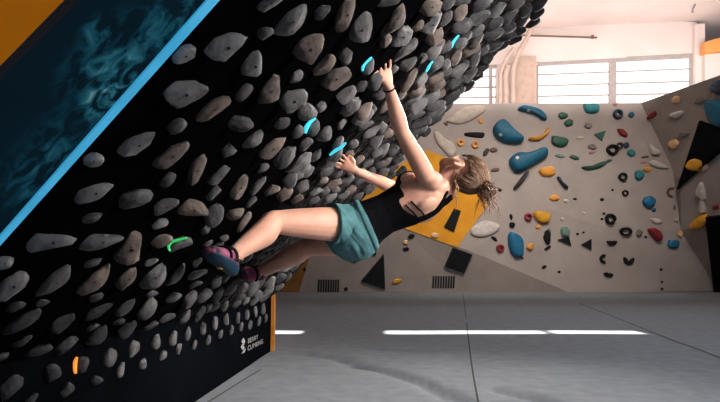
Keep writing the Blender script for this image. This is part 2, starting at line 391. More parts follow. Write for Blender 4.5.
# small bulge of support behind the overhang far end
pr = [kx(0,0,-0.1), kx(0,KH,-0.1), B(0,TMAX,-0.12), B(0,TMAX,-0.12)+V((-0.4,0,0)), V((K0.x-3.6,K0.y,TMAX*evec.z+KH-0.2)), V((K0.x-3.6,K0.y,0))]
pr = [p - dvec*0.03 for p in pr]; n6 = len(pr)
obj('side_panel', pr+[p-dvec*0.03 for p in pr], [list(range(n6)), list(range(2*n6-1,n6-1,-1))]+[[i,(i+1)%n6,(i+1)%n6+n6,i+n6] for i in range(n6)], M_board, board, K0)
# printed name on the kickboard
def lettering(text, pa, pb, hpx):
    cu = bpy.data.curves.new('lettering', 'FONT'); cu.body = text; cu.size = 1; cu.extrude = 0.0; cu.space_character = 1.05
    t = bpy.data.objects.new('tmp', cu); COL.objects.link(t); bpy.context.view_layer.update()
    me = bpy.data.meshes.new_from_object(t.evaluated_get(bpy.context.evaluated_depsgraph_get()))
    bpy.data.objects.remove(t); bpy.data.curves.remove(cu)
    a = on_kick(*pa); b = on_kick(*pb); w = max(v.co.x for v in me.vertices)
    xd = (b-a)/w; sz = hpx*a.y/FPX/0.7
    vs = [a + xd*v.co.x + V((0,0,sz))*v.co.y + knv*0.003 for v in me.vertices]; fs = [list(p.vertices) for p in me.polygons]
    bpy.data.meshes.remove(me)
    obj('lettering', vs, fs, M_white, board, K0)
lettering('BERRY', (247.4,343.5), (257.6,338.8), 4.6)
lettering('CLIMBING', (247.2,350.8), (262.6,343.2), 4.6)
lg = MB()
for poly in ([(241.5,341.5),(243.4,337.8),(245.2,341.2),(243.8,345.2)], [(240.8,347.2),(242.6,343.6),(244.6,347.6),(243,350.5)], [(241.6,353.6),(243.8,350.2),(245.6,348.2),(244.8,352.2)]):
    b = len(lg.v); lg.v += [on_kick(x,y,0.003) for x,y in poly]; lg.f.append([b,b+1,b+2,b+3])
lg.build('emblem', M_white, board, K0)
# neighbouring panels nearer the camera
def smoky():
    m = bpy.data.materials.new('teal_smoke_print'); m.use_nodes = True; nt = m.node_tree; b = nt.nodes['Principled BSDF']
    g = nt.nodes.new('ShaderNodeNewGeometry'); tot = None
    def math_(op, a, c):
        n = nt.nodes.new('ShaderNodeMath'); n.operation = op
        for k, v in enumerate((a, c)):
            if hasattr(v, 'node'): nt.links.new(v, n.inputs[k])
            else: n.inputs[k].default_value = v
        return n.outputs[0]
    for (px, py, rad, amp) in ((112,60,.15,.40),(118,88,.11,.62),(104,102,.08,.45),(60,150,.17,.20),(40,178,.14,.18),(182,12,.14,.28),(98,28,.05,.40),(165,28,.09,.22)):
        d = nt.nodes.new('ShaderNodeVectorMath'); d.operation = 'DISTANCE'; nt.links.new(g.outputs['Position'], d.inputs[0]); d.inputs[1].default_value = on_board(px, py)
        mr = nt.nodes.new('ShaderNodeMapRange'); mr.interpolation_type = 'SMOOTHSTEP'; mr.inputs[1].default_value = 0; mr.inputs[2].default_value = rad; mr.inputs[3].default_value = amp; mr.inputs[4].default_value = 0
        nt.links.new(d.outputs['Value'], mr.inputs[0]); tot = mr.outputs[0] if tot is None else math_('ADD', tot, mr.outputs[0])
    n2 = nt.nodes.new('ShaderNodeTexNoise'); n2.inputs['Scale'].default_value = 22; n2.inputs['Detail'].default_value = 9; n2.inputs['Distortion'].default_value = 1.0; nt.links.new(g.outputs['Position'], n2.inputs['Vector'])
    r2 = nt.nodes.new('ShaderNodeValToRGB'); r2.color_ramp.elements[0].position = 0.42; r2.color_ramp.elements[1].position = 0.70; nt.links.new(n2.outputs['Fac'], r2.inputs['Fac'])
    v = math_('MULTIPLY', tot, r2.outputs['Color'])
    r3 = nt.nodes.new('ShaderNodeValToRGB'); e = r3.color_ramp.elements
    e[0].position = 0.0; e[0].color = (*srgb(12,30,40), 1); e[1].position = 1.0; e[1].color = (*srgb(170,205,212), 1)
    k = e.new(0.10); k.color = (*srgb(16,56,72), 1); k = e.new(0.40); k.color = (*srgb(44,106,122), 1)
    nt.links.new(v, r3.inputs['Fac']); nt.links.new(r3.outputs['Color'], b.inputs['Base Color'])
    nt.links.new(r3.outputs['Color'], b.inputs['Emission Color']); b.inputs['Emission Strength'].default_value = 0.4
    b.inputs['Roughness'].default_value = 0.8; b.inputs['Specular IOR Level'].default_value = 0.0; return m
M_smoke = smoky()
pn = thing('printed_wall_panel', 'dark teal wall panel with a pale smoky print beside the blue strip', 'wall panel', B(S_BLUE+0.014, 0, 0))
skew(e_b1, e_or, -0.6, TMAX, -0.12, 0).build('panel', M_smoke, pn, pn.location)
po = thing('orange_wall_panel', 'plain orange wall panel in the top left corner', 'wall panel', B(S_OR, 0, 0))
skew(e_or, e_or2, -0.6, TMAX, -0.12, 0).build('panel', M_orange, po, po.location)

# ================================================================== HOLDS ON THE BOARD
def rock(style, a, b, c, dA, dB, dC, center, p0, pn, rng, sub=3):
    bm = bmesh.new(); bmesh.ops.create_icosphere(bm, subdivisions=sub, radius=1.0)
    seed = V((rng.uniform(-50,50), rng.uniform(-50,50), rng.uniform(-50,50)))
    clips = []
    nclip = {'r':5,'w':6,'t':5,'l':3}[style]
    for i in range(nclip):
        v = V((rng.uniform(-.7,.7), rng.uniform(-1,1), rng.uniform(-1,.4))).normalized()
        clips.append((v, rng.uniform(0.50,0.80)))
    if style == 'w': clips.append((V((0.25,1,-0.15)).normalized(), 0.45)); clips.append((V((-.75,-.3,-.3)).normalized(), 0.55))
    vs = []
    for v in bm.verts:
        p = v.co.copy()
        for cv, k in clips:
            d = p.dot(cv)
            if d > k: p -= cv*(d-k)*0.92
        p = V([math.copysign(abs(q)**0.84, q) for q in p])
        x, y, z = p
        if style == 't': f = 1-0.36*(x+1)/2*1.2; y *= f; z *= f; y += 0.12*x
        elif style == 'w': f = 1-0.30*(x+1)/2; y = y*f+0.14*x; z *= f
        elif style == 'l': f = 1-0.5*abs(x)**2.2; y = y*f-0.40*(0.35-x*x); z *= f
        else: f = 1-0.16*(x+1)/2; y *= f
        m = 1+0.10*noise.noise(p*1.6+seed)+0.05*noise.noise(p*4+seed)
        w = center + dA*(a*x*m) + dB*(b*y*m) + dC*(c*z*m)
        h = (w-p0).dot(pn)
        if h < -0.003: w -= pn*(h+0.003)
        vs.append(w)
    fs = [[v.index for v in f.verts] for f in bm.faces]; bm.free()
    return vs, fs
BOARD_ITEMS = []
TONE_W = {0:'mid grey',1:'grey',2:'dark grey',3:'warm grey',4:'light grey',5:'dark grey'}
SHAPE_W = {'r':'rounded','w':'wedge-shaped','t':'tapered','l':'crescent-shaped'}
def board_hold(px, py, L, Wd, ang, style='r', tone=None, kick=False, special=None, bolt=False):
    rng = random.Random(int(px*131+py*977))
    if tone is None: tone = rng.choice((0,1,1,2,3))
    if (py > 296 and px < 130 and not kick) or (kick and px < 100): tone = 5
    elif py > 290 and tone in (0,3,4) and not kick: tone = 1  # low holds get darker stone: shade put into their colour
    p0, pn = (K0, knv) if kick else (A, nvec)
    th = math.radians(ang)
    dA = RT*math.cos(th)+UPV*math.sin(th); dB = -RT*math.sin(th)+UPV*math.cos(th); dC = -FW
    if dA.dot(-pn) > 0 and style in 'tw' and False: dA, dB = -dA, -dB
    h = 0.03
    for _ in range(4):
        c = hit(px, py, p0+pn*h, pn); Y = (c-C0).dot(FW)
        a = L/2*Y/FPX; b = Wd/2*Y/FPX; cc = max(min(0.85*math.sqrt(a*b), 0.09), 0.02)
        ext = math.sqrt((a*dA.dot(pn))**2+(b*dB.dot(pn))**2+(cc*dC.dot(pn))**2); h = 0.6*ext
    big = L >= 17
    vs, fs = rock(style, a*(1.10 if px < 290 or py > 230 else 1.16), b*(1.16 if px < 290 or py > 230 else 1.28), cc, dA, dB, dC, c, p0, pn, rng, 4 if L >= 24 else 3)
    base = c - pn*h
    if not special and (L*Wd) < STUFF_AREA:
        k0 = len(STUFF[0]); STUFF[0].extend(vs); STUFF[1].extend([[i+k0 for i in f] for f in fs]); return None, c, b
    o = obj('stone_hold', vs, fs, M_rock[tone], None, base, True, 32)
    o['category'] = 'stone hold'; o['group'] = 'grey holds on the black board'
    size = 'large' if L >= 27 else ('small' if L < 15 else 'medium')
    d = f"{size} {TONE_W[tone]} {SHAPE_W[style]} hold"
    o['label'] = special or (d + ' on the black board')
    if not special: BOARD_ITEMS.append((o, px, py, d))
    if bolt or (L >= 26 and tone not in (2,5)):
        tr = BVHTree.FromPolygons(vs, fs); dd = ray(px+L*0.06, py+Wd*0.08)
        p, nn, i, dist = tr.ray_cast(C0, dd)
        if p is not None:
            if nn.dot(dd) > 0: nn = -nn
            r = min(0.0075, 0.12*b)
            u = nn.orthogonal().normalized(); w = nn.cross(u); n = 8
            ring = lambda k, z: [p+(u*math.cos(2*math.pi*j/n)+w*math.sin(2*math.pi*j/n))*r*k+nn*z for j in range(n)]
            MB().loft([ring(1,-0.004), ring(1,0.0022), ring(.6,0.0022), ring(.5,0.0005)]).build('bolt', M_bolt, o, base)
    return o, c, max(b, cc)
def glow(o, c, pts, mat, rad_px, lift=0.02):
    rad_px *= 1.3; lift = lift*1.7
    Y = (c-C0).dot(FW); w = [C0 + ray(x,y)*((Y-lift)/ray(x,y).dot(FW)) for x,y in pts]
    r = rad_px*Y/FPX; n = len(w)
    rr = [r*(0.45+0.55*math.sin(math.pi*(i+0.3)/(n-0.4))) for i in range(n)]
    MB().tube(w, rr, 8, sub=5).build('light_edge', mat, o, V(o.location), True)
    o.children[-1]['label'] = 'glowing light edge'
HB = '''184.5,55,24,17,25,r,4,b;226,46,42,27,22,w,4;265,32,16,13,20,r;270,2,26,14,20,r;254,65,30,24,60,w,0;291,21,38,16,38,l,0;184,93,44,27,8,t,4;322,11,18,10,40,r,2;346,14,37,16,75,r,3,b;309,48,32,27,35,w,3;324,65,24,13,40,r,3;335,78,28,18,25,r,3;360,29,32,22,55,w,0,b;346,54,14,11,45,r;296,77,15,10,45,r;270,90,32,21,65,w,3,b;244,93,20,13,45,r;293,100,27,24,20,w,0;282,123,16,11,25,r;240,123,24,20,-20,t,2;213,109,37,14,33,r,3
345,95,22,17,35,w,0;361,86,15,9,55,r;351,105,24,12,45,l;320,107,12,9,35,r;306,112,20,16,-10,r;374,81,18,13,60,r;380,92,18,11,50,r;363,111,22,16,30,w,3;347,58,14,9,45,r;371,109,10,8,20,r;394,69,11,6,45,r;396,18,30,12,65,l,3;402,36,28,17,50,w,0;431,6,26,18,35,w;432,24,26,15,50,w;418,26,13,7,45,r;434,37,24,15,30,w,3;460,12,24,13,40,w;459,27,20,13,20,r,2;445,18,18,10,40,r,2;387,29,18,8,65,r;385,41,14,10,55,r;410,46,18,9,45,r;389,1,24,9,15,r;439,46,16,8,60,r;445,47,14,9,30,r;460,1,20,9,10,r,2;447,3,16,10,30,r,2;466,37,14,9,30,r
481,4,22,12,25,r,2;496,11,22,13,40,w,2;515,3,18,12,30,r,2;525,9,16,11,40,r,2;540,3,20,12,35,r,2;536,13,16,10,35,r,2;532,23,15,7,25,r,2;522,21,18,10,35,w,2;509,16,22,13,45,w,2;477,18,24,13,20,w,2;494,24,18,10,25,r,2;507,28,16,10,20,r,2;519,31,13,8,20,r,2;492,34,22,13,20,w,2;506,37,18,9,15,r,2;515,40,13,8,20,r,2;476,31,16,10,40,r;476,42,20,10,50,w;494,45,18,9,25,r,2;503,45,14,9,20,r,2;463,26,16,14,20,r,2;484,50,14,8,30,r
407,64,20,13,25,w;404,52,24,10,35,r;409,80,24,9,60,r,3;433,52,22,12,35,w;422,58,10,9,20,r;456,58,20,11,60,w,3;475,59,20,11,60,w;470,50,20,9,25,r;456,71,22,12,25,w;442,72,18,10,20,r;434,78,18,10,30,r,3;419,82,20,9,45,r;438,85,18,11,30,r,3;455,82,20,11,25,w;468,75,20,12,30,w;480,68,18,10,30,r,2;486,60,15,9,30,r,2;468,86,14,8,30,r,2;456,91,18,10,25,r,2;417,91,18,9,40,r,3;439,93,16,9,30,r;446,64,14,9,30,r;462,66,14,9,30,r;478,76,12,7,30,r,2
415,97,24,9,35,r;417,106,20,14,25,w;430,97,22,13,25,w;435,105,22,10,25,r;450,97,20,11,30,r,2;446,106,16,9,40,r,2;415,114,18,10,20,r;434,112,22,10,25,r;419,124,24,9,20,r;418,131,18,8,25,r;434,120,18,9,35,r;425,132,12,8,30,r,2;401,95,12,8,30,r;384,107,16,9,40,r;382,127,14,10,40,r;387,134,12,9,30,r;438,117,12,8,40,r,2
324,134,17,11,40,l;342,124,12,7,40,r;362,117,24,14,25,w,0;365,126,16,7,25,r;371,132,19,10,30,w,0;376,141,18,13,30,w;382,150,16,12,30,w;306,144,14,11,40,r;301,162,24,11,35,l,0;316,155,14,9,40,r,2;322,165,14,9,40,r,2;353,144,10,8,30,r;349,154,10,7,30,r;358,160,12,7,30,r;347,112,14,8,30,r;385,161,16,9,30,r;332,163,12,8,30,r;367,163,12,7,30,r;298,131,14,10,40,r,2
253,140,24,12,38,l,0;272,148,31,17,42,w,3;228,151,18,12,35,r;285,156,26,16,50,r,2;297,163,26,10,40,l,0;220,175,28,13,42,w,0;262,168,14,8,20,r;240,187,25,15,60,r,3,b;258,185,22,9,55,r;290,180,16,14,30,r;272,190,16,11,25,r;285,194,17,13,30,r,3;196,170,32,14,65,r,3,b;303,170,16,10,30,r
325,171,18,12,20,w;334,183,14,11,20,r,3;302,186,16,11,30,r;298,175,14,10,30,r;308,172,14,8,50,r;315,192,14,9,30,r;297,199,12,8,30,r;322,181,12,8,30,r;343,195,14,8,30,r;350,190,12,8,30,r;358,196,12,7,30,r;368,189,14,9,30,r;346,180,16,9,30,r;360,181,14,8,30,r;330,197,14,8,30,r;314,200,12,6,20,r;370,172,12,7,30,r;383,171,12,8,30,r;379,164,10,7,30,r;338,174,12,7,30,r;352,171,12,7,30,r;361,172,12,7,30,r;376,180,12,8,30,r;335,190,10,7,30,r;325,191,12,7,30,r;392,151,13,9,30,r;398,160,13,9,30,r;401,171,12,8,30,r;390,176,11,7,30,r;376,153,12,8,30,r;393,168,12,7,30,r;411,138,13,8,30,r,2;414,145,10,7,30,r,2
137,144,39,20,25,w,4,b;171,155,40,19,38,w,3,b;167,180,18,11,40,r;93,160,18,14,20,r,4,b;94,192,37,20,15,t,4;133,199,37,16,15,r,0;165,206,26,16,15,t;193,209,30,20,-15,t,3;160,224,15,10,25,r,4;93,217,20,11,10,r,0;214,193,17,10,40,r;213,215,23,19,50,r,2;234,214,20,15,15,w,3;244,222,22,9,60,r,3;251,202,13,7,40,r;206,230,11,8,30,r,2;224,238,9,7,30,r;177,126,19,13,25,r
51,241,46,24,0,w,4,b;101,241,42,17,5,t,4;130,248,33,28,60,w,3,b;161,241,22,12,15,r,3;4,263,18,14,20,r,4,b;12,285,36,22,40,w,4;54,282,42,14,42,l,0;93,281,42,14,42,l,3;128,278,26,18,45,w,3;154,277,30,17,45,l,0;176,275,26,9,50,l,0;93,262,17,9,20,r;151,262,13,7,15,r;96,297,14,8,20,r,2;152,294,12,7,20,r,2;197,274,20,9,15,r;197,262,11,8,40,r;173,297,17,9,20,r;189,300,22,14,55,w;204,296,17,12,40,r,2;196,284,14,7,20,r,2
230,288,19,9,50,l;243,288,14,9,30,r,2;252,287,18,11,60,r;247,274,16,9,40,r;268,271,16,9,35,r;259,283,14,9,40,r;270,283,14,10,45,r;280,278,14,9,40,r;291,262,17,11,45,r;300,253,14,10,60,r;246,257,14,9,30,r;261,296,12,8,30,r;283,269,12,9,30,r;287,277,11,7,40,r,2;279,287,10,6,30,r,2;268,291,12,8,30,r;240,297,12,8,30,r,2;216,282,14,10,40,r,2;218,246,12,8,40,r;208,243,10,6,40,r;303,250,18,10,65,r;312,245,15,9,40,r;319,247,11,8,40,r,2;326,251,10,8,70,r,2;307,241,14,8,40,r;316,239,12,7,30,r;294,266,12,8,40,r,2;276,265,12,8,40,r;256,270,12,8,40,r;226,277,12,8,40,r,2;236,280,12,8,40,r,2;218,295,17,8,65,r;207,308,12,8,30,r,2;225,306,12,6,55,r;237,303,12,7,45,r;251,290,14,9,60,r;246,300,12,6,40,r;264,298,12,6,40,r,2;257,294,10,7,40,r;270,288,10,6,40,r;200,312,13,8,50,r,2;213,307,13,8,30,r,2;254,301,10,6,40,r,2
16,306,18,10,30,r,1;21,323,43,14,30,l,2;64,322,29,18,25,w,0;22,341,20,9,20,r,2;97,311,29,13,20,t,1;67,345,24,12,30,r,2;37,351,29,10,15,r,2;97,336,25,12,40,l,2;93,327,14,7,20,r,2;125,307,25,12,35,w;147,309,23,18,50,w;127,329,23,14,40,w,1;150,326,18,7,25,r,2;167,318,18,8,20,r;184,318,18,7,50,l;2,356,12,8,30,r,2;197,318,10,7,50,r,2;42,303,14,7,20,r,2;119,322,12,7,20,r,2'''
HK = '''156,342,15,9,75;173,338,14,8,80;188,333,14,7,75;203,328,13,6,85;134,349,17,10,80;194,345,10,5,75;179,349,10,6,75;110,357,18,12,70;121,370,15,8,70;97,380,11,9,20;143,363,12,8,75;163,356,10,7,75;51,374,18,17,40;67,390,14,12,60;11,388,26,17,50;32,399,14,8,45;215,323,13,6,85;226,320,12,6,85;238,318,11,5,85;247,314,11,5,85;255,312,11,5,85;263,309,11,5,85;208,340,10,5,80;220,334,9,5,80;231,330,9,5,80;241,327,9,4,80;250,325,9,4,80;259,321,9,4,80;266,318,8,3,85'''
n_h = 0
STUFF = ([],[])
areas = sorted([float(r.split(',')[2])*float(r.split(',')[3]) for r in HB.replace('\n',';').split(';')+HK.split(';')], reverse=True)
STUFF_AREA = areas[290] if len(areas) > 290 else 0
print('n holds listed', len(areas))
for line in HB.split('\n'):
    for rec in line.split(';'):
        f = rec.split(','); x,y,L,w,a = map(float, f[:5]); st = f[5]
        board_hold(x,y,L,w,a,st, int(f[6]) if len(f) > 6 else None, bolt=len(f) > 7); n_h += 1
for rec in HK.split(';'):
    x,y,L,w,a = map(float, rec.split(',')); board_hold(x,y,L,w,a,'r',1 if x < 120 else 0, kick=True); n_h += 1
LIT = [((369,67,16,11,50),[(362.5,71),(363.5,65.5),(367,61),(372,57.5)],"grey hold with cyan lit edge just left of the climber's raised fingertips",M_cyan,1.3),
       ((458,43,17,12,30),[(451.6,47.6),(453,42.5),(455.5,38.5),(459,35.2)],'grey hold with cyan lit edge, highest of the lit holds',M_cyan,1.2),
       ((436,64,17,10,45),[(426,72),(428.5,67.5),(430,64),(433,61.4)],'grey hold with cyan lit edge right of the raised hand, lower of the pair',M_cyan,1.2),
       ((313,127,17,13,55),[(305.2,133.2),(306.5,127.5),(310,121.5),(315.5,117.6)],'grey hold with a broad cyan lit edge left of the lower hand',M_cyan,1.9),
       ((336,149,25,15,70),[(329.6,155.2),(335,150.8),(341,147.4),(346,142.6)],"grey hold with cyan lit edge gripped by the climber's lower hand",M_cyan,1.3),
       ((180,244,24,14,20),[(170,251),(168.6,247),(171,242.5),(177,240.3),(187,237.8)],'grey hold with green lit edge left of the near climbing shoe',M_green,1.2),]
for (x,y,L,w,a), arc, lab, mt, rp_ in LIT:
    o, c, b = board_hold(x,y,L,w,a,'r',1,special=lab); glow(o, c, arc, mt, rp_, b*0.9); n_h += 1
o, c, b = board_hold(82,364,16,12,80,'r',1,kick=True,special='small grey hold with amber lit edge near the lower left corner'); glow(o, c, [(75.8,373.5),(74.8,368),(75.3,362),(77,357.5)], M_amber, 1.7, b*0.8); n_h += 1
if STUFF[0]:
    so_ = obj('small_stone_holds', STUFF[0], STUFF[1], M_rock[1], None, K0, True, 32); so_['kind'] = 'stuff'; so_['label'] = 'smallest grey holds scattered between the bigger ones on the black board'; so_['category'] = 'stone holds'
print('board holds', n_h)
BM = [(386,64,"the climber's raised hand"),(340,160,"the climber's lower hand"),(222,262,'the near climbing shoe'),(270,218,"the climber's near knee"),(332,204,"the teal shorts' top corner"),(402,130,"the climber's raised elbow"),
      (458,43,'the highest cyan-lit hold'),(431,66,'the second highest cyan-lit hold'),(311,126,'the broad cyan-lit hold'),(178,244,'the green-lit hold'),(80,365,'the amber-lit hold'),(254,344,'the white lettering'),
      (272,297,"the orange post's top"),(216,0,"the blue strip's top end"),(100,129,"the blue strip's middle"),(0,240,"the blue strip's lower end"),(523,35,"the ceiling rail's left end"),(0,402,"the photo's lower left corner"),(185,402,"the kickboard's bottom end"),(440,148,'the cream slab hold'),(258,272,"the climber's far ankle"),(385,171,'the far forearm')]
place_labels(BOARD_ITEMS, BM)
# ================================================================== HOLDS ON THE BACK WALL
WALL_ITEMS = []
CNAME = dict(blue='blue',teal='teal',navy='navy blue',sky='bright blue',orange='orange',yellow='yellow',white='white',cream='cream',black='black',grey='grey-brown',green='dark green',mint='pale green',red='dark red',pink='pink',brown='brown',darkgrey='dark grey',peach='peach')
def smooth_poly(poly, sub=4):
    n = len(poly); out = []
    for i in range(n):
        p0,p1,p2,p3 = poly[i-1], poly[i], poly[(i+1)%n], poly[(i+2)%n]
        for k in range(sub):
            t = k/sub; h = lambda a,b,c,d: 0.5*(2*b+(c-a)*t+(2*a-5*b+4*c-d)*t*t+(3*b-a-3*c+d)*t**3)
            out.append((h(p0[0],p1[0],p2[0],p3[0]), h(p0[1],p1[1],p2[1],p3[1])))
    return out
def wall_hold(poly, color, desc, smooth=True, hpx=None, flat=False, name='bolt_on_hold', cat='wall hold', label=None, parent=None, sub=4, ring=None):
    if smooth: poly = smooth_poly(poly, sub)
    cx = sum(p[0] for p in poly)/len(poly); cy = sum(p[1] for p in poly)/len(poly)
    c, n = wall_hit(cx, cy); Y = c.y
    ext = min(max(p[0] for p in poly)-min(p[0] for p in poly), max(p[1] for p in poly)-min(p[1] for p in poly))
    H = (hpx if hpx else ext*0.38)*Y/FPX
    base = [wall_hit(x,y)[0] for x,y in poly]
    if ring:                                   # ring-shaped hold: open centre
        prof = [(1,-.01),(1,.5),(.88,1),(ring+.12,1),(ring,.5),(ring,-.01)]
    elif flat: prof = [(1,-.01),(1,.85),(.94,1)]
    else: prof = [(1,-.01),(1.0,.30),(.90,.66),(.66,.92),(.36,1.0)]
    # several centres so elongated shapes keep a ridge
    xs_ = [p for p in base]
    ctr = c
    ax = max(((p-c) for p in base), key=lambda q: q.length); al = ax.length; ax = ax/al
    def inset(p, k):
        q = p-ctr; along = q.dot(ax); spine = ax*max(-al*0.6, min(al*0.6, along*0.75))
        if ring: spine = V((0,0,0))
        return ctr + spine + (q-spine)*k
    rings = [[inset(p,k)+n*(H*z) for p in base] for k,z in prof]
    mb = MB(); mb.loft(rings, cap=not ring)
    o = mb.build(name, HC[color] if color in HC else MATS[color], parent, c if parent is None else V(parent.location), not flat, 40)
    if parent is None:
        o['category'] = cat
        if label: o['label'] = label
        else:
            o['group'] = 'coloured holds on the back wall'; d = f'{CNAME[color]} {desc} hold'; o['label'] = d; WALL_ITEMS.append((o, cx, cy, d))
    return o
def ell(x, y, w, h, ang=0, n=14, jit=0.12):
    rng = random.Random(int(x*77+y*311)); th = math.radians(-ang); out = []
    for i in range(n):
        a = 2*math.pi*i/n; k = 1+rng.uniform(-jit,jit); u = w/2*math.cos(a)*k; v = h/2*math.sin(a)*k
        out.append((x+u*math.cos(th)-v*math.sin(th), y+u*math.sin(th)+v*math.cos(th)))
    return out
def cp(ox, oy, k, pts): return [(ox+x/k, oy+y/k) for x,y in pts]
s6 = 720/108
bighold = [
 (cp(450,95,s6,[(285,225),(310,185),(350,165),(385,185),(420,230),(485,285),(475,318),(420,325),(350,315),(300,280)]),'blue','large teal-blue teardrop hold on the back wall, left of the orange banana-shaped hold'),
 (cp(450,95,s6,[(452,92),(480,72),(540,78),(600,100),(635,135),(640,168),(612,165),(560,130),(500,115),(458,106)]),'blue','curved teal-blue hold just under the window at the wall top'),
 (cp(490,150,s6,[(125,80),(145,42),(190,18),(240,20),(300,5),(335,-12),(372,-10),(382,18),(370,50),(300,95),(230,135),(180,150),(145,130)]),'blue','large teal-blue club-shaped hold right of the climber\'s hair'),
 (cp(480,205,s6,[(185,210),(205,178),(245,195),(272,215),(285,250),(282,330),(260,348),(215,335),(190,280)]),'sky','tall bright blue leaf-shaped hold above the sunlit mat'),
 (cp(612,80,s6,[(635,175),(650,140),(690,130),(760,140),(790,230),(760,310),(700,300),(655,245)]),'blue','big teal disc hold cut by the right edge of the photo'),
 (cp(612,80,s6,[(672,50),(690,10),(740,0),(785,50),(740,98),(690,88)]),'navy','dark round hold at the right edge above the teal disc'),
 (cp(420,95,6.18,[(160,160),(220,110),(290,75),(380,66),(402,98),(350,140),(290,170),(230,182),(185,172)]),'cream','large cream slab hold at the wall top beside the board edge'),
 (cp(420,95,6.18,[(85,240),(110,228),(150,268),(205,300),(222,345),(192,388),(150,352),(105,300)]),'cream',"long cream slab hold just above the climber's face"),
 (cp(395,215,s6,[(500,110),(530,68),(600,38),(680,60),(697,90),(650,130),(580,150),(520,140)]),'white',"white oval slab hold below the climber's loose hair"),
 (cp(450,95,s6,[(520,292),(545,282),(590,285),(630,250),(650,220),(662,236),(640,270),(600,303),(540,305)]),'orange','orange banana-shaped hold right of the teal-blue teardrop hold'),
 (cp(585,195,4.02,[(250,140),(265,132),(282,133),(303,150),(305,175),(290,186),(272,172)]),'red','dark red bean-shaped hold low on the right of the back wall'),
 (cp(585,195,4.02,[(425,125),(440,97),(475,75),(498,85),(495,113),(470,130),(435,133)]),'yellow','large yellow-orange hold at right under the white fin'),
]
for poly, colr, lab in bighold:
    o = wall_hold(poly, colr, '', label=lab, hpx=3.2 if colr in ('cream','white') else None)
# pale bolt heads on the big teal holds
def bolt_head(o, px, py, r=0.05):
    b = bvh_of(o); d = ray(px, py); p, n, i, dd = b.ray_cast(C0, d)
    if p is None: return
    if n.dot(d) > 0: n = -n
    u = n.orthogonal().normalized(); w = n.cross(u); R = lambda k, z: [p+(u*math.cos(math.pi*j/6)+w*math.sin(math.pi*j/6))*r*k+n*z for j in range(12)]
    MB().loft([R(1,-.01),R(1,.008),R(.55,.008),R(.5,.002)]).build('bolt', HC['white'], o, V(o.location))
bigs = {o['label']: o for o in COL.objects if o.get('category') == 'wall hold'}
for key, px, py in (('teardrop',500.5,134.8),('curved teal',528.5,110.8),('club-shaped',517.2,157.5)):
    for lb, o in bigs.items():
        if key in lb and 'left of' not in lb.split('teardrop')[0] and lb.split()[-1] != 'x' and (key != 'teardrop' or lb.startswith('large teal-blue teardrop')): bolt_head(o, px, py); break
wall_hold(cp(360,200,4,[(375,35),(402,45),(375,128),(335,108)]),'black','',smooth=False,flat=True,hpx=3,name='wall_volume',cat='wall volume',label='black rectangular slab on the yellow paint below the climber\'s head')
wall_hold(cp(395,215,s6,[(385,215),(515,262),(460,385),(330,340)]),'black','',smooth=False,flat=True,hpx=3,name='wall_volume',cat='wall volume',label='tilted black square panel above the right air vent')
wall_hold(cp(360,200,4,[(95,215),(100,355),(5,322)]),'black','',smooth=False,flat=True,hpx=3,name='wall_volume',cat='wall volume',label='large black triangular panel below the tank top')
wall_hold(cp(450,95,s6,[(95,258),(120,250),(215,250),(230,265),(220,285),(180,286),(105,274)]),'black','',label="black bar-shaped hold above the climber's head")
wall_hold(cp(490,150,s6,[(235,150),(252,160),(182,252),(155,252)]),'darkgrey','',label='dark tilted bar hold below the teal-blue club-shaped hold')
MATS['volume_black'] = pmat('volume_black', srgb(10,14,20), srgb(6,9,13), scale=4, rough=0.85, spec=0.1)
wall_hold([(702,120.5),(728,129),(728,149),(721.5,152),(679.5,189)],'volume_black','',smooth=False,flat=True,hpx=5,name='wall_volume',cat='wall volume',label='black triangular volume with holds on it at the right edge')
wall_hold([(709,216),(728,214),(728,300),(718,290),(717,280)],'volume_black','',smooth=False,flat=True,hpx=5,name='wall_volume',cat='wall volume',label='black panel low at the right edge beside the mats')
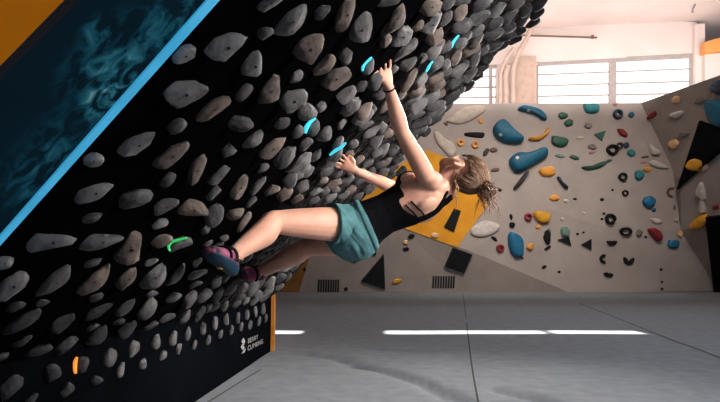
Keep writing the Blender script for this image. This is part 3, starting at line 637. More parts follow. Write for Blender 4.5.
# (x, y, w, h, angle, colour, description)
small = [(481,121,5,5,0,'orange','small round'),(486,152,9,4.5,60,'darkgrey','short bar'),(493.5,150,8,5,0,'brown','oval'),(495,170,9,4,10,'brown','oval'),(500,190,4,3,-30,'black','tiny'),
 (547,171.5,16,10,0,'orange','half-round'),(554,198,10,6,5,'orange','oval'),(560,156,9.5,4,-12,'mint','leaf-shaped'),(574,157.5,10,4,-14,'green','leaf-shaped'),(608,161,8,2.6,20,'green','thin'),
 (562.5,116,9,7,0,'green','rounded'),(568.5,123,9,7,10,'green','pocketed'),(588,126,8,6,0,'grey','rounded'),(592,147,9,5,-5,'grey','oval'),(592,152.5,6,3,10,'pink','thin'),(580,138,8,3,0,'cream','thin'),
 (626,145.5,6,6,0,'navy','round'),(631,153,8,7,-20,'teal','blocky'),(622,133,12,6,-38,'red','long'),(631,115,6,6,0,'blue','round'),(615,104,5,3,0,'pink','thin'),
 (645,157,8,2.6,8,'brown','thin bar'),(643.5,162.5,7,2.2,3,'pink','thin bar'),(652.5,115,10.5,5.5,38,'red','oval'),(676.5,99.5,7.5,8,0,'peach','round'),(700.5,100.5,11,6.5,5,'grey','oval'),(684,134,10,7,0,'grey','oval'),
 (675,144,10,10,0,'peach','round'),(647,169.5,9,5,0,'orange','oval'),(639,175,9.5,9,20,'teal','blocky'),(612.5,190,2.5,2.5,0,'black','tiny'),(682,180,5,10,-10,'brown','oval'),(699,151,10,7,30,'cream','oval'),
 (697,164.5,17,14,10,'yellow','big ball'),(706,167,6,8,0,'cream','rounded'),(695,140,2.6,10,-15,'cream','thin'),(602,199.5,4,3,0,'black','tiny'),(648.5,202,12,11.5,0,'sky','blocky'),(653.5,210,4.5,4,0,'blue','small'),
 (604,213.5,3,2.5,0,'black','tiny'),(602,219,3,2.5,0,'black','tiny'),(656,221,11,5,-15,'white','oval'),(673,244,12,9,0,'sky','blocky'),(680,234,6,6,0,'peach','rounded'),(645.5,237,3,2.5,0,'black','tiny'),
 (661,269.5,2.6,2.6,0,'black','tiny'),(662,282,2.4,2.4,0,'black','tiny'),(662,289,2.6,2.6,0,'black','tiny'),(674.5,207.5,3,6,0,'grey','thin'),(511,217,3,6,10,'black','small'),(512,225,5.5,6,0,'black','small'),(494,238.5,7.5,3,-38,'black','short bar'),
 (538,227,5,4,0,'orange','small'),(530,247,7,7,0,'orange','rounded'),(547,237,7,15,0,'black','tall'),(548.5,231.5,4,6,0,'mint','small'),(547.5,248,7,2.6,30,'black','thin'),(565,231.5,10,11,0,'mint','rounded'),
 (577.5,234,3,2.5,0,'black','tiny'),(583.5,232.5,2.5,2.2,0,'black','tiny'),(522,258,3.4,2,-30,'black','tiny'),(544,267,5,3,20,'black','small'),(559,272,3,2.5,0,'black','tiny'),
 (417,222,5.5,3.6,20,'black','oval'),(411.5,236.3,7,4.6,20,'black','oval'),(406,249,6.4,3.8,8,'black','oval'),(405.5,242,6,5,0,'peach','rounded'),(435,235.5,8.5,6,-10,'peach','rounded'),
 (354,260,6.5,5,0,'black','oval'),(374,253,5,5,20,'black','round'),(346,289,4,3.6,0,'black','small round'),(345,296,4,2.8,0,'black','small oval'),(397,281,9,5,15,'yellow','oval'),(304.5,269.5,3,4,0,'black','tiny'),
 (584,213,3,2,0,'cream','tiny'),(562,219,4,3,0,'cream','tiny'),(566,201,5,4,0,'cream','small'),(575,199,4,2,0,'black','tiny'),(639,233,6,7,0,'grey','speckled'),(714,135,6.5,4.5,10,'sky','oval'),(690,176,6,6,30,'navy','rounded'),(452,222,4,8,-20,'mint','narrow'),(371,275,3,2.5,0,'cream','tiny'),(545,231,1.8,1.8,0,'white','tiny'),(676,220,4,4,0,'cream','small'),(470,108,4,2.5,20,'brown','tiny'),(446,124,5,3,-30,'brown','small'),(716,207,6,5,0,'red','small') ]
for x,y,w,h,a,c,d in small: wall_hold(ell(x,y,w,h,a), c, d, sub=2)
rings = [(460.5,143,8,7,'orange','ring-shaped',.35),(475,145,7.5,7,'orange','ring-shaped',.35),(612,150,12,11,'black','ring-shaped',.5),(619.5,146,7,7,'darkgrey','ring-shaped',.4),(617.5,114.5,10,10,'navy','ring-shaped',.42),
 (622.5,177,9,8.5,'black','ring-shaped',.5),(625,193,6.5,6,'black','ring-shaped',.5),(610,219,11,10.5,'black','ring-shaped',.5),(625.5,231.5,13,8.5,'black','wide ring-shaped',.55),(500,248,8,8,'red','ring-shaped',.4),(528,217,8,8,'red','ring-shaped',.4)]
for x,y,w,h,c,d,k in rings: wall_hold(ell(x,y,w,h,0,14,.05), c, d, sub=2, ring=k)
def arc_hold(x, y, r, w, a0, a1, c, d):
    o = [(x+(r+w/2)*math.cos(math.radians(a0+(a1-a0)*i/8)), y-(r+w/2)*math.sin(math.radians(a0+(a1-a0)*i/8))) for i in range(9)]
    i_ = [(x+(r-w/2)*math.cos(math.radians(a1-(a1-a0)*i/8)), y-(r-w/2)*math.sin(math.radians(a1-(a1-a0)*i/8))) for i in range(9)]
    # swept crescent: loft across the band so the hollow stays open
    mb = MB(); rings = []
    for p, q in zip(o, i_[::-1]):
        a, n = wall_hit(*p); b, _ = wall_hit(*q); H = w*0.45*a.y/FPX
        rings.append([a-n*.01, a+n*H*.7, (a+b)/2+n*H, b+n*H*.7, b-n*.01])
    mb.loft(rings); c0, _ = wall_hit(x, y)
    ob = mb.build('bolt_on_hold', HC[c], None, c0, True, 40); ob['category'] = 'wall hold'; ob['group'] = 'coloured holds on the back wall'
    ob['label'] = f'{CNAME[c]} {d} hold'; WALL_ITEMS.append((ob, x, y, ob['label']))
arc_hold(671.5,192.5,4,2.6,60,280,'brown','C-shaped'); arc_hold(611.5,240.5,3.2,4.4,185,355,'black','curved'); arc_hold(604,259,3.2,3.2,70,290,'black','C-shaped'); arc_hold(628.5,259.5,3.4,4,150,380,'black','U-shaped'); arc_hold(608.5,272,3.4,4,190,330,'black','curved')
polys = [([(583,105),(586,104),(597,104),(599,108.5),(596.5,113),(586,113)],'teal','hexagonal block'),([(551.3,139),(553,136),(567,139),(566.5,145),(559.5,147.5),(552,144)],'green','hexagonal block'),
 ([(670.5,114),(675,112),(682.5,110.5),(683.5,114),(678,118.5),(672,116)],'white','heart-shaped'),([(647.5,143.5),(652.5,148),(658.5,151),(659.3,154.7),(651.8,155.4),(648.8,150)],'white','pointed'),([(649,164),(652,160.5),(658.5,162.3),(668,168.5),(657,168.2)],'white','pointed'),
 ([(696.5,194.5),(698.5,187),(702,181.5),(705,188),(706.5,199),(701,197)],'white','fin-shaped'),([(702,197),(705,203),(707,212),(699.5,211.5),(700.5,204)],'white','fin-shaped'),
 ([(534,211.2),(549,213.5),(547.6,222),(540,223),(534.2,217.8)],'yellow','blocky'),([(556.5,177.5),(559,177),(562,182.5),(566.5,185.5),(567.8,188.3),(564.2,187.6),(560,183)],'navy','wavy'),([(581,167.3),(590,166.2),(598,163.2),(607,160.6),(605,164),(598,168.2),(587,170)],'green','long jagged')]
for p,c,d in polys: wall_hold(p, c, d, sub=3)
for p,c,d in [([(594,134.5),(605.3,130.8),(601.5,141)],'green','triangular'),([(557.3,239.5),(568.5,237),(570.8,245.5)],'black','triangular'),([(581,244.5),(591,239),(591,250)],'black','triangular')]: wall_hold(p, c, d, smooth=False, flat=True, hpx=2)
WM = [(462,170,"the climber's hair"),(508,133,'the teal-blue teardrop hold'),(530,160,'the teal-blue club-shaped hold'),(514,245,'the tall bright blue hold'),(484,229,'the white oval slab'),(459,260,'the black square panel'),(376,275,'the black triangular panel'),(443,282,'the right air vent'),(329,286,'the left air vent'),
      (614,103,'the window post foot'),(641,103,'the wall-top bend'),(700,155,'the black triangular volume'),(649,202,'the blocky bright blue hold'),(654,239,'the dark red bean hold'),(612,150,'the black ring at mid wall'),(625,231,'the wide black ring'),(530,113,'the curved teal-blue hold'),(559,142,'the dark green block'),(714,113,'the teal disc'),(700,223,'the large yellow-orange hold')]
place_labels(WALL_ITEMS, WM)
# ================================================================== CLIMBER
M_skin = pmat('skin', srgb(222,172,150), srgb(210,156,134), scale=9, rough=0.5, spec=0.35, trans=0.12)
M_black = pmat('black_fabric', srgb(14,14,17), srgb(9,9,12), scale=30, rough=0.95, bump=0.15, bscale=300, spec=0.05)
M_teal = pmat('teal_fabric', srgb(86,132,137), srgb(70,112,118), scale=14, rough=0.85, bump=0.3, bscale=140, spec=0.2)
M_hair = pmat('hair_brown', srgb(112,80,60), srgb(70,50,38), scale=70, rough=0.5, spec=0.5, sheen=0.2)
M_hairl = pmat('hair_blond', srgb(176,134,98), srgb(120,86,60), scale=60, rough=0.45, spec=0.5)
M_pink = pmat('shoe_pink', srgb(150,70,106), srgb(120,52,86), scale=30, rough=0.6)
M_shoeblue = pmat('shoe_blue', srgb(22,62,84), srgb(16,46,64), scale=20, rough=0.6)
M_rubber = pmat('shoe_rubber', srgb(36,32,34), rough=0.7)
M_tab = pmat('shoe_yellow', srgb(220,180,60), rough=0.6)
M_eye = pmat('eye_dark', srgb(40,30,28), rough=0.2); M_lip = pmat('lip', srgb(190,110,104), rough=0.4)

ShL = P(432,181,2.93); ShR = P(437,201,3.20)
HpL = P(352,224,2.98); HpR = P(356,235,3.14)
hipc = (HpL+HpR)/2; shc = (ShL+ShR)/2
ax = (shc-hipc).normalized(); TL = (shc-hipc).length
lf = ((ShL-ShR)*0.5+(HpL-HpR)*0.5); lf = (lf-ax*lf.dot(ax)).normalized()
fr = lf.cross(ax).normalized()
print('torso', TL, 'left', lf, 'front', fr, 'dist hip', (hipc-A).dot(nvec), 'sh', (ShL-ShR).length)
def T(t, w, g): return hipc + ax*t + lf*w + fr*g
mb = MB()
def trunk(rows, n=28):
    rings = []
    for t, hw, hd, g in rows:
        rings.append([T(t, hw*math.copysign(abs(math.cos(a))**0.85, math.cos(a)), g+hd*math.copysign(abs(math.sin(a))**0.9, math.sin(a))) for a in [2*math.pi*k/n for k in range(n)]])
    return rings
rows = [(-.11,.07,.06,-.01),(-.085,.125,.095,-.012),(-.04,.160,.118,-.016),(.0,.168,.122,-.016),(.05,.160,.112,-.010),(.11,.138,.096,.0),(.17,.124,.088,.004),(.23,.126,.094,.004),(.29,.136,.104,.004),(.34,.146,.108,.002),(.385,.150,.098,-.006),(.42,.146,.080,-.014),(.45,.115,.062,-.018),(.475,.07,.050,-.018)]
sc = TL/0.44
rows = [(t*sc, w, d, g) for t,w,d,g in rows]
mb.loft(trunk(rows))
# chest
for sgn in (1,-1): mb.ball(T(.335*sc, .065*sgn, .085), lf*.062, fr*.045, ax*.058)
# shoulder blades
for sgn in (1,-1): mb.ball(T(.36*sc, .078*sgn, -.072), lf*.05, fr*.03, ax*.065)
# buttocks
for sgn in (1,-1): mb.ball(T(-.03*sc, .072*sgn, -.056), lf*.078, fr*.060, ax*.085)
# neck and head
HC_ = P(462,172,3.07)
uh = V((.93,.22,-.16)).normalized(); fh = V((-.22,.76,.58)); fh = (fh-uh*fh.dot(uh)).normalized(); lh = uh.cross(fh)
nb = T(.455*sc, .0, -.02)
nt_ = HC_ - uh*.075 - fh*.015
mb.tube([nb-ax*.04, nb+ax*.02, nb.lerp(nt_,.6), nt_+uh*.04], [.068,.060,.053,.056], 16, sub=4)
for sgn in (1,-1): mb.tube([T(.475*sc,.03*sgn,-.02)+ax*.02, T(.445*sc,.09*sgn,-.015), T(.42*sc,.135*sgn,-.01)], [.040,.044,.040], 12, sub=3)   # trapezius
def Hd(u, f, l): return HC_ + uh*u + fh*f + lh*l
mb.ball(Hd(.03,-.012,0), lh*.074, fh*.094, uh*.092, 20, 14)             # cranium
mb.ball(Hd(-.03,.028,0), lh*.060, fh*.066, uh*.085, 20, 12)              # face
mb.ball(Hd(-.085,.058,0), lh*.030, fh*.030, uh*.026)                     # chin
for sgn in (1,-1):
    mb.tube([Hd(-.03,-.03,.058*sgn), Hd(-.065,.0,.052*sgn), Hd(-.09,.05,.018*sgn)], [.020,.018,.020], 8, sub=3)  # jaw
    mb.ball(Hd(-.022,.062,.040*sgn), lh*.022, fh*.022, uh*.020)         # cheek
    mb.ball(Hd(.018,.076,.030*sgn), lh*.022, fh*.012, uh*.008)          # brow
mb.tube([Hd(.012,.086,0), Hd(-.012,.100,0), Hd(-.034,.113,0), Hd(-.040,.095,0)], [.008,.010,.0125,.012], 10, sub=3)  # nose
for sgn in (1,-1): mb.ball(Hd(-.038,.097,.011*sgn), lh*.008, fh*.008, uh*.007)
# ears
for sgn in (1,-1):
    eo = (lh*.72*sgn - fh*.69).normalized(); ef = (fh*.72 + lh*.69*sgn).normalized(); e0 = HC_ - uh*.056 + eo*.082
    mb.tube([e0-uh*.026+ef*.008, e0-uh*.018-ef*.006+eo*.006, e0-ef*.014+eo*.014, e0+uh*.018-ef*.010+eo*.014, e0+uh*.026+ef*.006+eo*.006, e0+uh*.020+ef*.016], [.0085,.0075,.007,.0075,.0075,.006], 8, sub=3)
    mb.ball(e0-eo*.006, eo*.012, ef*.014, uh*.022)
# arms
handL = [on_board(388,85,.0)]
WrL = P(388.5,86,2.60); ElL = P(401.5,131,2.76)
WrR = P(356,171,3.36); ElR = P(394,188,3.46)
for nm, p in (('WrL',WrL),('ElL',ElL),('WrR',WrR),('ElR',ElR),('ShL',ShL),('ShR',ShR)): print(nm, round((p-A).dot(nvec),3))
print('Larm', (ShL-ElL).length, (ElL-WrL).length, 'Rarm', (ShR-ElR).length, (ElR-WrR).length)
def limb(a, b, c, rad, bulge=None):
    """upper and lower segment with anatomical radii"""
    p = [a, a.lerp(b,.33), a.lerp(b,.66), b.lerp(a,.08), b, b.lerp(c,.10), b.lerp(c,.33), b.lerp(c,.66), c]
    mb.tube(p, rad, 16, sub=4)
ra = [.050,.047,.042,.036,.035,.037,.038,.030,.0225]
shl_in = ShL-ax*.025; limb(ShL-lf*.02-ax*.01, ElL, WrL, ra)
limb(ShR+lf*.02-ax*.01, ElR, WrR, ra)
mb.ball(ShL-lf*.005, lf*.052, fr*.054, ax*.056); mb.ball(ShR+lf*.005, lf*.052, fr*.054, ax*.056)
# hands
def hand(wr, knuck, px_tips, thumb, hold_c, side, backn):
    """wr wrist; knuck centre of knuckles; fingertips as points; palm flattened along backn"""
    d = (knuck-wr).normalized(); s = d.cross(backn).normalized(); bn = s.cross(d).normalized()
    rings = []
    for t, w, h in ((-.12,.021,.018),(.15,.026,.017),(.5,.036,.016),(.85,.041,.014),(1.02,.039,.012)):
        c = wr.lerp(knuck, t); rings.append([c + s*w*math.cos(2*math.pi*k/16) + bn*h*math.sin(2*math.pi*k/16) for k in range(16)])
    mb.loft(rings)
    return d, s, bn
def finger(pts, r=.0088): mb.tube(pts, [r*1.08, r*1.05, r, r*.95, r*.78][:len(pts)], 10, sub=3)
# left hand: reaching up, fingers hooked over the lit hold toward the board
bkL = (-FW*0.75 + V((.55,0,-.2))).normalized()
KnL = P(384.0,71.0,2.585)
d, s, bn = hand(WrL, KnL, None, None, None, 1, bkL)
if s.dot(RT) < 0: s = -s
FL = [(-.034, .95, .040),(-.011,1.08,.042),(.011,1.02,.040),(.032,.80,.034)]
for off, ln, l1 in FL:
    k = KnL + s*off*1.02 - bn*.002
    p1 = k + (d + s*off*13).normalized()*l1*ln*1.15 + bn*.006; p2 = p1 + (d*.75 + s*off*8 - nvec*.45 - bn*.15).normalized()*.026*ln; p3 = p2 + (-d*.1 - nvec*.8 - bn*.5).normalized()*.02*ln
    finger([k-d*.012, k, p1, p2, p3], .0076)
tb = WrL.lerp(KnL,.38) - s*.026
finger([tb+s*.01, tb - s*.014 + d*.014, tb - s*.030 + d*.038, tb - s*.034 + d*.064 - bn*.006], .0098)
# right hand: lower grip
bkR = (-FW*0.7 + V((.3,0,-.6))).normalized()
KnR = P(343.5,163.5,3.315)
d2, s2, bn2 = hand(WrR, KnR, None, None, None, 1, bkR)
if s2.dot(UPV) < 0: s2 = -s2
for off, ln, l1 in [(.029,.92,.034),(.010,1.05,.038),(-.010,1.0,.036),(-.028,.80,.030)]:
    k = KnR + s2*off*1.12
    p1 = k + (d2 + s2*off*8).normalized()*l1*ln*.9 + bn2*.004; p2 = p1 + (d2*.3 - nvec*.8 - bn2*.2).normalized()*.024*ln; p3 = p2 + (-d2*.3 - nvec*.8 - bn2*.4).normalized()*.018*ln
    finger([k-d2*.012, k, p1, p2, p3], .0078)
tb = WrR.lerp(KnR,.38) + s2*.026
finger([tb-s2*.01, tb + s2*.014 + d2*.012, tb + s2*.026 + d2*.036, tb + s2*.022 + d2*.058 - bn2*.01], .0105)
# legs
KneL = P(273,222,2.74); AnL = P(231,257,2.46)
KneR = P(309,246,3.42); AnR = P(260,272,3.52)
print('Lleg', (HpL-KneL).length, (KneL-AnL).length, 'Rleg', (HpR-KneR).length, (KneR-AnR).length, 'dist', [round((p-A).dot(nvec),3) for p in (KneL,AnL,KneR,AnR)])
rl = [.092,.088,.074,.062,.057,.058,.063,.046,.033]
def leg(h, k, a, back):
    p = [h, h.lerp(k,.33), h.lerp(k,.68), k.lerp(h,.10), k, k.lerp(a,.10)+back*.004, k.lerp(a,.32)+back*.014, k.lerp(a,.68)+back*.004, a]
    mb.tube(p, rl, 18, sub=4)
def backdir(h, k, a):
    b = (a-k).normalized(); c = (h-k).normalized(); m = (b+c); m = m - b*m.dot(b); return m.normalized()
rl0 = rl; rl = [r*.93 for r in rl0]; leg(HpL-ax*.01, KneL, AnL, backdir(HpL,KneL,AnL)); rl = rl0; leg(HpR-ax*.01, KneR, AnR, backdir(HpR,KneR,AnR))
mb.ball(KneL-backdir(HpL,KneL,AnL)*.022, V((.036,0,0)), V((0,.036,0)), V((0,0,.036)))
# feet
ToL = on_board(208,250,.065); ToR = on_board(243,275,.03)
def foot_frame(an, toe):
    f = (toe-an); shin = None; return f
def foot(an, toe, kn):
    sh = (an-kn).normalized(); f = (toe-an).normalized(); sole = (sh - f*sh.dot(f)).normalized()
    heel = an + sole*.045 - f*.035; s = f.cross(sole)
    tip = toe; 
    rings = []
    L = (tip-heel).length
    for t, w, h, up in ((.0,.020,.020,.0),(.08,.030,.034,.012),(.25,.034,.040,.020),(.5,.036,.034,.012),(.72,.044,.026,.004),(.9,.036,.020,.002),(1.0,.018,.012,.0)):
        c = heel.lerp(tip, t) - sole*up; rings.append([c + s*w*math.cos(2*math.pi*k/18) + sole*h*math.sin(2*math.pi*k/18) for k in range(18)])
    return heel, tip, f, s, sole, rings
ftL = foot(AnL, ToL, KneL); ftR = foot(AnR, ToR, KneR)
print('foot len', (ftL[0]-ftL[1]).length, (ftR[0]-ftR[1]).length)
for ft, an in ((ftL,AnL),(ftR,AnR)):
    mb.loft(ft[5]); mb.tube([an - (ft[1]-an).normalized()*0, ft[0].lerp(ft[1],.28)-ft[4]*.02], [.034,.036], 14)

# one continuous skin surface
raw = obj('raw', mb.v, mb.f)
bpy.context.view_layer.objects.active = raw
md = raw.modifiers.new('r','REMESH'); md.mode = 'VOXEL'; md.voxel_size = 0.005; md.use_smooth_shade = True
sm = raw.modifiers.new('s','SMOOTH'); sm.factor = 0.5; sm.iterations = 5
bpy.context.view_layer.update()
dg = bpy.context.evaluated_depsgraph_get()
bme = bpy.data.meshes.new_from_object(raw.evaluated_get(dg)); bpy.data.objects.remove(raw)
bv = [v.co.copy() for v in bme.vertices]; bf = [list(p.vertices) for p in bme.polygons]; bn_ = [v.normal.copy() for v in bme.vertices]
print('body verts', len(bv))
climber = thing('person', 'woman climber in black tank top and teal shorts hanging from the black board', 'person', hipc)
body = obj('body', bv, bf, M_skin, climber, hipc, True)
body['label'] = 'bare skin of the climber'
BB = BVHTree.FromPolygons(bv, bf)
# --- clothing cut from the body surface and pushed outward
def clothing(name, mat, keep, push, wr=None):
    kv = [keep(p) for p in bv]; m = {}; vs = []; fs = []
    for f in bf:
        if all(kv[i] for i in f):
            for i in f:
                if i not in m: m[i] = len(vs); vs.append(bv[i] + bn_[i]*push(bv[i]))
            fs.append([m[i] for i in f])
    bm = bmesh.new(); vv = [bm.verts.new(v) for v in vs]
    for f in fs: bm.faces.new([vv[i] for i in f])
    # smooth the cut border
    for _ in range(6):
        be = [e for e in bm.edges if e.is_boundary]; nb_ = {}
        for e in be:
            for a, b in ((e.verts[0],e.verts[1]),(e.verts[1],e.verts[0])): nb_.setdefault(a, []).append(b.co.copy())
        for v, l in nb_.items():
            if len(l) == 2: v.co = v.co*0.4 + (l[0]+l[1])*0.3
    be = [e for e in bm.edges if e.is_boundary]; 
    r = bmesh.ops.extrude_edge_only(bm, edges=be); nv = [g for g in r['geom'] if isinstance(g, bmesh.types.BMVert)]
    for v in nv:
        p, n, i, d = BB.find_nearest(v.co)
        v.co = p - n*0.003
    bm.verts.index_update(); vs = [v.co.copy() for v in bm.verts]; fs = [[v.index for v in f.verts] for f in bm.faces]; bm.free()
    return obj(name, vs, fs, mat, climber, hipc, True)
def twg(p): q = p-hipc; return q.dot(ax)/sc, q.dot(lf), q.dot(fr)
def seg_par(p, a, b): return (p-a).dot(b-a)/(b-a).length_squared
def arm_zone(p):
    for s_, e_ in ((ShL,ElL),(ShR,ElR)):
        k = seg_par(p, s_, e_)
        if k > 0.02 and (p-(s_+(e_-s_)*min(max(k,0),1))).length < .075: return True
    return False
def keep_tank(p):
    t, w, g = twg(p)
    if t < .055 or t > .50 or abs(g) > .2 or abs(w) > .2: return False
    if (p-HC_).length < .12: return False
    if arm_zone(p) and abs(w) > .11: return False
    if t < .25 or (g > -.01 and t < .285): return True
    if g > -.01: return abs(w) < .118-(t-.285)*.22 and not (t > .42 and abs(w) < .05)
    return abs(w) < .035 + .10*max(0, 1-(t-.235)/.07)
tank = clothing('tank_top', M_black, keep_tank, lambda p: .0065)
def in_leg(p, a, b, k1):
    k = seg_par(p, a, b); return -.35 < k < k1 and (p-(a+(b-a)*max(0,k))).length < .17
HEM = .285
def keep_shorts(p):
    t, w, g = twg(p)
    if t > .075: return False
    if t > -.10 and abs(w) < .24 and abs(g) < .24 and seg_par(p,HpL,KneL) < HEM and seg_par(p,HpR,KneR) < HEM: return True
    return (in_leg(p,HpL,KneL,HEM) or in_leg(p,HpR,KneR,HEM)) and t > -.34
def push_shorts(p):
    kl = max(seg_par(p,HpL,KneL), 0); kr = max(seg_par(p,HpR,KneR),0)
    d = (p-hipc); fold = 0.5+0.5*noise.noise(V((d.dot(ax)*26, d.dot(lf)*7+d.dot(fr)*9, 3)))
    fold2 = noise.noise(V((d.dot(ax)*60+d.dot(fr)*20, d.dot(lf)*12, 9)))
    return .009 + .012*fold + .004*fold2 + .006*min(1, max(kl if kl < .6 else 0, 0)/HEM)
shorts = clothing('shorts', M_teal, keep_shorts, push_shorts)
shorts['label'] = 'loose teal shorts with wrinkled fabric'
# waistband
def ring_on_body(t, n=48, h=.008):
    out = []
    for k in range(n):
        a = 2*math.pi*k/n; o = T(t*sc, .3*math.cos(a), .3*math.sin(a)); c = T(t*sc,0,0)
        p, nn, i, d = BB.ray_cast(o, (c-o).normalized())
        out.append((p if p else c) + (o-c).normalized()*h)
    return out
wbm = MB(); rg = [ring_on_body(t, h=h) for t,h in ((.05,.016),(.052,.020),(.076,.018),(.078,.010))]; wbm.loft(rg, cap=False); wbm.build('waistband', M_teal, shorts, hipc + V((0,0,0)), True) if False else obj('waistband', wbm.v, wbm.f, M_teal, None, hipc, True)
wb_o = bpy.data.objects['waistband']; wb_o.parent = shorts; wb_o.location = (0,0,0)
# thin straps over the bare shoulder blade
def strap(pts, name='strap', r=.0042):
    w = []
    for i in range(len(pts)-1):
        for k in range(8):
            q = pts[i].lerp(pts[i+1], k/8); p, n, ii, d = BB.find_nearest(q); w.append(p+n*.003)
    p, n, ii, d = BB.find_nearest(pts[-1]); w.append(p+n*.003)
    o = obj(name, *(lambda m: (m.v, m.f))(MB().tube(w, r, 8)), M_black, None, hipc, True); o.parent = tank; o.location = (0,0,0)
strap([T(.265*sc,.13,-.05), T(.285*sc,.09,-.10), T(.30*sc,.03,-.10)])
strap([T(.295*sc,.135,-.045), T(.32*sc,.09,-.10), T(.335*sc,.03,-.10)])
strap([T(.39*sc,.02,-.10), T(.43*sc,.045,-.09), T(.47*sc,.06,-.02), T(.45*sc,.075,.04), T(.40*sc,.08,.09)], r=.009)
# bracelet
def bracelet():
    c = WrL.lerp(ElL,.06); t = (ElL-WrL).normalized(); u = t.orthogonal().normalized(); w = t.cross(u)
    pts = []
    for k in range(25):
        a = 2*math.pi*k/24; o = c+(u*math.cos(a)+w*math.sin(a))*.06; p, n, i, d = BB.ray_cast(o, (c-o).normalized()); pts.append(p+n*.002)
    MB().tube(pts, .004, 8).build('bracelet', M_black, climber, hipc, True)
bracelet()
# eyes, lips
for sgn in (1,-1):
    MB().ball(Hd(.0,.079,.031*sgn), lh*.014, fh*.011, uh*.008).build('eye', M_eye, climber, hipc, True)
lp = MB(); lp.ball(Hd(-.058,.090,0), lh*.020, fh*.009, uh*.005); lp.ball(Hd(-.066,.088,0), lh*.018, fh*.009, uh*.005); lp.build('lips', M_lip, climber, hipc, True)
# shoes
def shoe(ft, an, nm_lab):
    heel, tip, f, s, sole, rings = ft; n = 18
    c_ = lambda r: sum(r, V((0,0,0)))/len(r)
    up = [[c_(r)+(p-c_(r))*1.16 for p in r] for r in rings]
    up[0] = [p - f*.004 for p in up[0]]; up[-1] = [p + f*.006 for p in up[-1]]
    up, _ = (lambda R: (R, 0))(up)
    o = obj('shoe', *(lambda m: (m.v, m.f))(MB().loft(up)), M_pink, None, hipc, True); o.parent = climber; o.location = (0,0,0)
    o['label'] = nm_lab
    mdf = o.modifiers.new('sub','SUBSURF'); mdf.levels = 2; mdf.render_levels = 2
    # rubber sole hugging the underside
    sr = []
    for r in rings:
        c = c_(r); row = []
        for k in range(11):
            a = math.radians(8 + 164*k/10); 
            q = r[0]-c; w = q.length; hh = (r[int(18/4)]-c).dot(sole)
            row.append(c + s*(w*1.24*math.cos(a)) + sole*(hh*1.30*math.sin(a)+.003))
        for k in range(10,-1,-1):
            a = math.radians(8 + 164*k/10); q = r[0]-c; w = q.length; hh = (r[4]-c).dot(sole)
            row.append(c + s*(w*1.1*math.cos(a)) + sole*(hh*1.1*math.sin(a)))
        sr.append(row)
    so = obj('sole', *(lambda m: (m.v, m.f))(MB().loft(sr)), M_shoeblue, None, hipc, True); so.parent = o; so.location = (0,0,0)
    # rubber rand on toe, straps, heel tab, toe dot
    tr = MB(); tr.loft([[c_(r)+(p-c_(r))*1.2 for p in r] for r in (rings[5], rings[6])]); t = obj('toe_cap', tr.v, tr.f, M_rubber, None, hipc, True); t.parent = o; t.location = (0,0,0)
    for tt in (2,3):
        r = rings[tt]; c = c_(r); pts = [c+(p-c)*1.22 for p in r[9:]+r[:1]]
        b = obj('strap', *(lambda m: (m.v, m.f))(MB().tube(pts, .007, 8)), M_rubber if tt == 2 else M_black, None, hipc, True); b.parent = o; b.location = (0,0,0)
    pt = obj('pull_tab', *(lambda m: (m.v, m.f))(MB().tube([heel-sole*.03-f*.008, heel-sole*.052-f*.03, heel-sole*.05-f*.05], [.006,.007,.006], 8, sub=4)), M_tab, None, hipc, True); pt.parent = o; pt.location = (0,0,0)
    r = rings[3]; c = c_(r); dt = obj('sole_dot', *(lambda m: (m.v, m.f))(MB().ball(c+sole*.046+s*.0, s*.013, f*.013, sole*.004)), M_tab, None, hipc, True); dt.parent = o; dt.location = (0,0,0)
    # ankle opening collar
    a0 = an; cc = [a0 + (s*math.cos(2*math.pi*k/20)*.042 + f*math.sin(2*math.pi*k/20)*.046) + sole*.012 for k in range(21)]
    cl_ = obj('collar', *(lambda m: (m.v, m.f))(MB().tube(cc, .007, 8)), M_rubber, None, hipc, True); cl_.parent = o; cl_.location = (0,0,0)
shoe(ftL, AnL, 'near climbing shoe, pink with a blue sole'); shoe(ftR, AnR, 'far climbing shoe, partly hidden')
# hair: cap, bun and strands
hr = random.Random(11)
bun = P(486.5,190.5,3.0)
def hair_keep(d):   # d direction in head frame (u,f,l)
    u, f, l = d
    if f > .72 - .30*max(0,u): return False
    if l > .30 and u < -.30 and f > -.80 and u > -.80: return False
    if l < -.55 and u < -.04 and f > -.5: return False      # ears and temples
    return u > -.62 or (f < -.5 and u > -.8)
bm = bmesh.new(); bmesh.ops.create_icosphere(bm, subdivisions=5, radius=1)
rm = [v for v in bm.verts if not hair_keep(v.co)]
bmesh.ops.delete(bm, geom=rm, context='VERTS')
bd = bun-Hd(.02,-.014,0); bdir = V((bd.dot(uh), bd.dot(fh), bd.dot(lh))).normalized()
for v in bm.verts:
    u, f, l = v.co
    q = V((u,f,l)); ang = math.atan2(q.cross(bdir).dot(V((0,0,1))), q.cross(bdir).dot(V((0,1,0))) + 1e-6)
    r = 1 + .05*noise.noise(V((math.cos(ang)*9, math.sin(ang)*9, q.dot(bdir)*1.4))) + .03*noise.noise(V((math.cos(ang)*24, math.sin(ang)*24, q.dot(bdir)*3)))
    v.co = Hd(.022+u*.112*r, -.014+f*.112*r, l*.092*r)
r = bmesh.ops.solidify(bm, geom=bm.faces[:], thickness=.006)
bm.verts.index_update()
hair = obj('hair', [v.co for v in bm.verts], [[v.index for v in f.verts] for f in bm.faces], M_hair, climber, hipc, True); bm.free()
hair['label'] = 'brown-blond hair pulled back into a messy bun'
def child_of_hair(name, m, mat, lab=None):
    o = obj(name, m.v, m.f, mat, None, hipc, True); o.parent = hair; o.location = (0,0,0)
    if lab: o['label'] = lab
    return o
st = MB(); sl = MB()
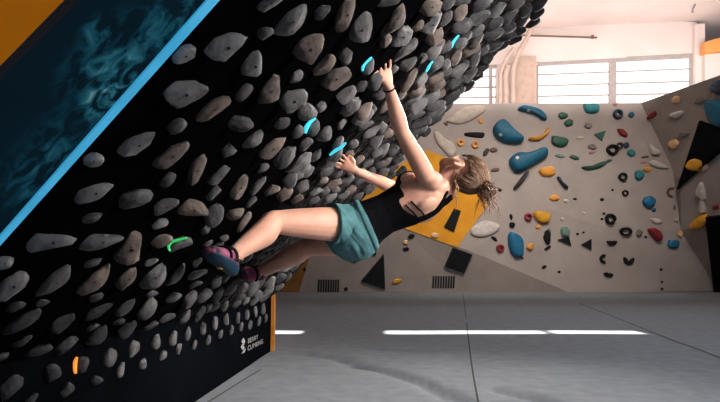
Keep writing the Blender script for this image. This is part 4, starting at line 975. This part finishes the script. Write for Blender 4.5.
def surf(q):
    q = q.normalized(); return Hd(.022+q.x*.116, -.014+q.y*.116, q.z*.096)
for i in range(800):                       # strands combed toward the bun
    for _ in range(30):
        q = V((hr.uniform(-1,1), hr.uniform(-1,1), hr.uniform(-1,1)))
        if 0.2 < q.length < 1 and hair_keep(q.normalized()): break
    q.normalize(); lift = hr.uniform(.0,.006)
    pts = [surf(q.lerp(bdir, t))*1.0 + (surf(q.lerp(bdir,t))-HC_).normalized()*(lift*math.sin(math.pi*t)) for t in (0,.2,.4,.6,.8,.97)]
    (st if hr.random() < .6 else sl).tube(pts, [.0009,.0016,.0019,.0019,.0016,.001], 5, sub=2)
bb = MB(); bb.ball(bun, uh*.034, fh*.038, lh*.040)
for i in range(80):                        # curls of the bun
    a = V((hr.gauss(0,1),hr.gauss(0,1),hr.gauss(0,1))).normalized(); b = a.orthogonal().normalized(); b.rotate(Matrix.Rotation(hr.uniform(0,6.3),3,a)); c = a.cross(b)
    R_ = hr.uniform(.034,.050); off = a*hr.uniform(-.016,.016); a0 = hr.uniform(0,6.3); sp = hr.uniform(2,4.5)
    pts = [bun+off+(b*math.cos(a0+sp*k/7)+c*math.sin(a0+sp*k/7))*R_*(1+.10*math.sin(k*1.7)) for k in range(8)]
    (bb if hr.random() < .6 else sl).tube(pts, [.0008,.0024,.0030,.0032,.0032,.0030,.0022,.0008], 6, sub=2)
for i in range(26):                        # loose ends hanging from the bun
    s0 = bun + V((hr.uniform(-.035,.03), hr.uniform(-.03,.03), hr.uniform(-.03,.01))); L = hr.uniform(.05,.13); sw = hr.uniform(-.04,.05)
    pts = [s0, s0+V((sw*.3, hr.uniform(-.02,.02), -L*.35)), s0+V((sw*.8,hr.uniform(-.02,.02),-L*.75)), s0+V((sw*1.3+hr.uniform(-.02,.03),0,-L))]
    sl.tube(pts, [.0022,.0022,.0017,.0007], 5, sub=4)
for i in range(34):                        # flyaways catching the light
    a = V((hr.gauss(0,1),hr.gauss(0,1),hr.gauss(0,1))).normalized(); s0 = bun + a*.038
    pts = [s0, s0+a*hr.uniform(.01,.03)+V((0,0,-.006)), s0+a*hr.uniform(.02,.05)+V((hr.uniform(-.01,.02),0,-.022))]
    sl.tube(pts, [.0014,.0012,.0005], 4, sub=4)
for i in range(10):                        # strands fallen from the nape
    s0 = Hd(-.055+hr.uniform(-.01,.015), -.075+hr.uniform(-.02,.02), hr.uniform(-.02,.05)); L = hr.uniform(.10,.17)
    pts = [s0, s0+V((-.012,0,-L*.3)), s0+V((-.004+hr.uniform(-.012,.012),0,-L*.7)), s0+V((hr.uniform(-.02,.01),0,-L))]
    sl.tube(pts, [.0022,.002,.0016,.0007], 5, sub=4)
child_of_hair('strands', st, M_hair); child_of_hair('loose_strands', sl, M_hairl, 'pale strands lit from behind'); child_of_hair('bun', bb, M_hair)
# ================================================================== LIGHT AND CAMERA
def area(name, loc, target, sx, sy, power, color):
    l = bpy.data.lights.new(name, 'AREA'); l.shape = 'RECTANGLE'; l.size = sx; l.size_y = sy; l.energy = power; l.color = color
    o = bpy.data.objects.new(name, l); COL.objects.link(o); o.location = loc
    o.rotation_euler = (V(target)-V(loc)).to_track_quat('-Z','Y').to_euler(); return o
su = bpy.data.lights.new('sun', 'SUN'); su.energy = 26; su.angle = math.radians(0.6); su.color = (1.0,0.93,0.84)
so = bpy.data.objects.new('sun', su); COL.objects.link(so)
so.rotation_euler = V((-math.cos(ELEV),0,-math.sin(ELEV))).to_track_quat('-Z','Y').to_euler()
l = area('window_light', (4.4, 17.6, 6.0), (1.2, 4.0, 0.6), 7.0, 1.6, 230, (1.0,0.95,0.91)); l.data.spread = math.radians(80)
l = area('ceiling_wash', (6.0, 15.7, 6.2), (6.0, 19.2, 8.0), 11, 1.2, 205, (1.0,0.94,0.91)); l.data.spread = math.radians(150)  # added unseen lamp brightening the ceiling and window wall
l = area('back_wall_fill', (4.5, 10.5, 8.0), (4.0, 17.0, 2.6), 7, 3, 185, (1.0,0.93,0.88)); l.data.spread = math.radians(68)  # unseen fill lamp added to light the back wall
l = area('climber_fill', (5.0, 0.6, 3.0), (0.65, 3.0, 1.6), 2.0, 1.6, 56, (1.0,0.93,0.88)); l.data.spread = math.radians(44)  # added fill from the right for the climber, no window here
l = area('climber_rim', (2.6, 6.6, 2.7), (0.45, 3.0, 1.2), 1.4, 0.9, 48, (1.0,0.94,0.86)); l.data.spread = math.radians(70)  # added rim lamp behind the climber's hair and arm
area('floor_fill', (3.0, 2.6, 6.0), (2.0, 3.6, 0.0), 3.0, 2.0, 150, (0.80,0.90,1.0))  # unseen cool overhead fill, added for the near mats
area('near_window', (0.5, -2.4, 2.6), (-0.5, 2.4, 1.6), 2.2, 1.6, 23, (0.80,0.90,1.0))
w = bpy.data.worlds.new('world'); SC.world = w; w.use_nodes = True
w.node_tree.nodes['Background'].inputs['Color'].default_value = (0.62,0.76,1.0,1); w.node_tree.nodes['Background'].inputs['Strength'].default_value = 0.12
cam = bpy.data.cameras.new('camera'); cam.sensor_width = 36; cam.lens = FPX/720*36; cam.clip_start = 0.05
co = bpy.data.objects.new('camera', cam); COL.objects.link(co); co.location = C0; co.rotation_euler = (math.pi/2+PITCH, 0, 0)
SC.camera = co
SC.view_settings.view_transform = 'Standard'; SC.view_settings.look = 'None'; SC.view_settings.exposure = 0.0
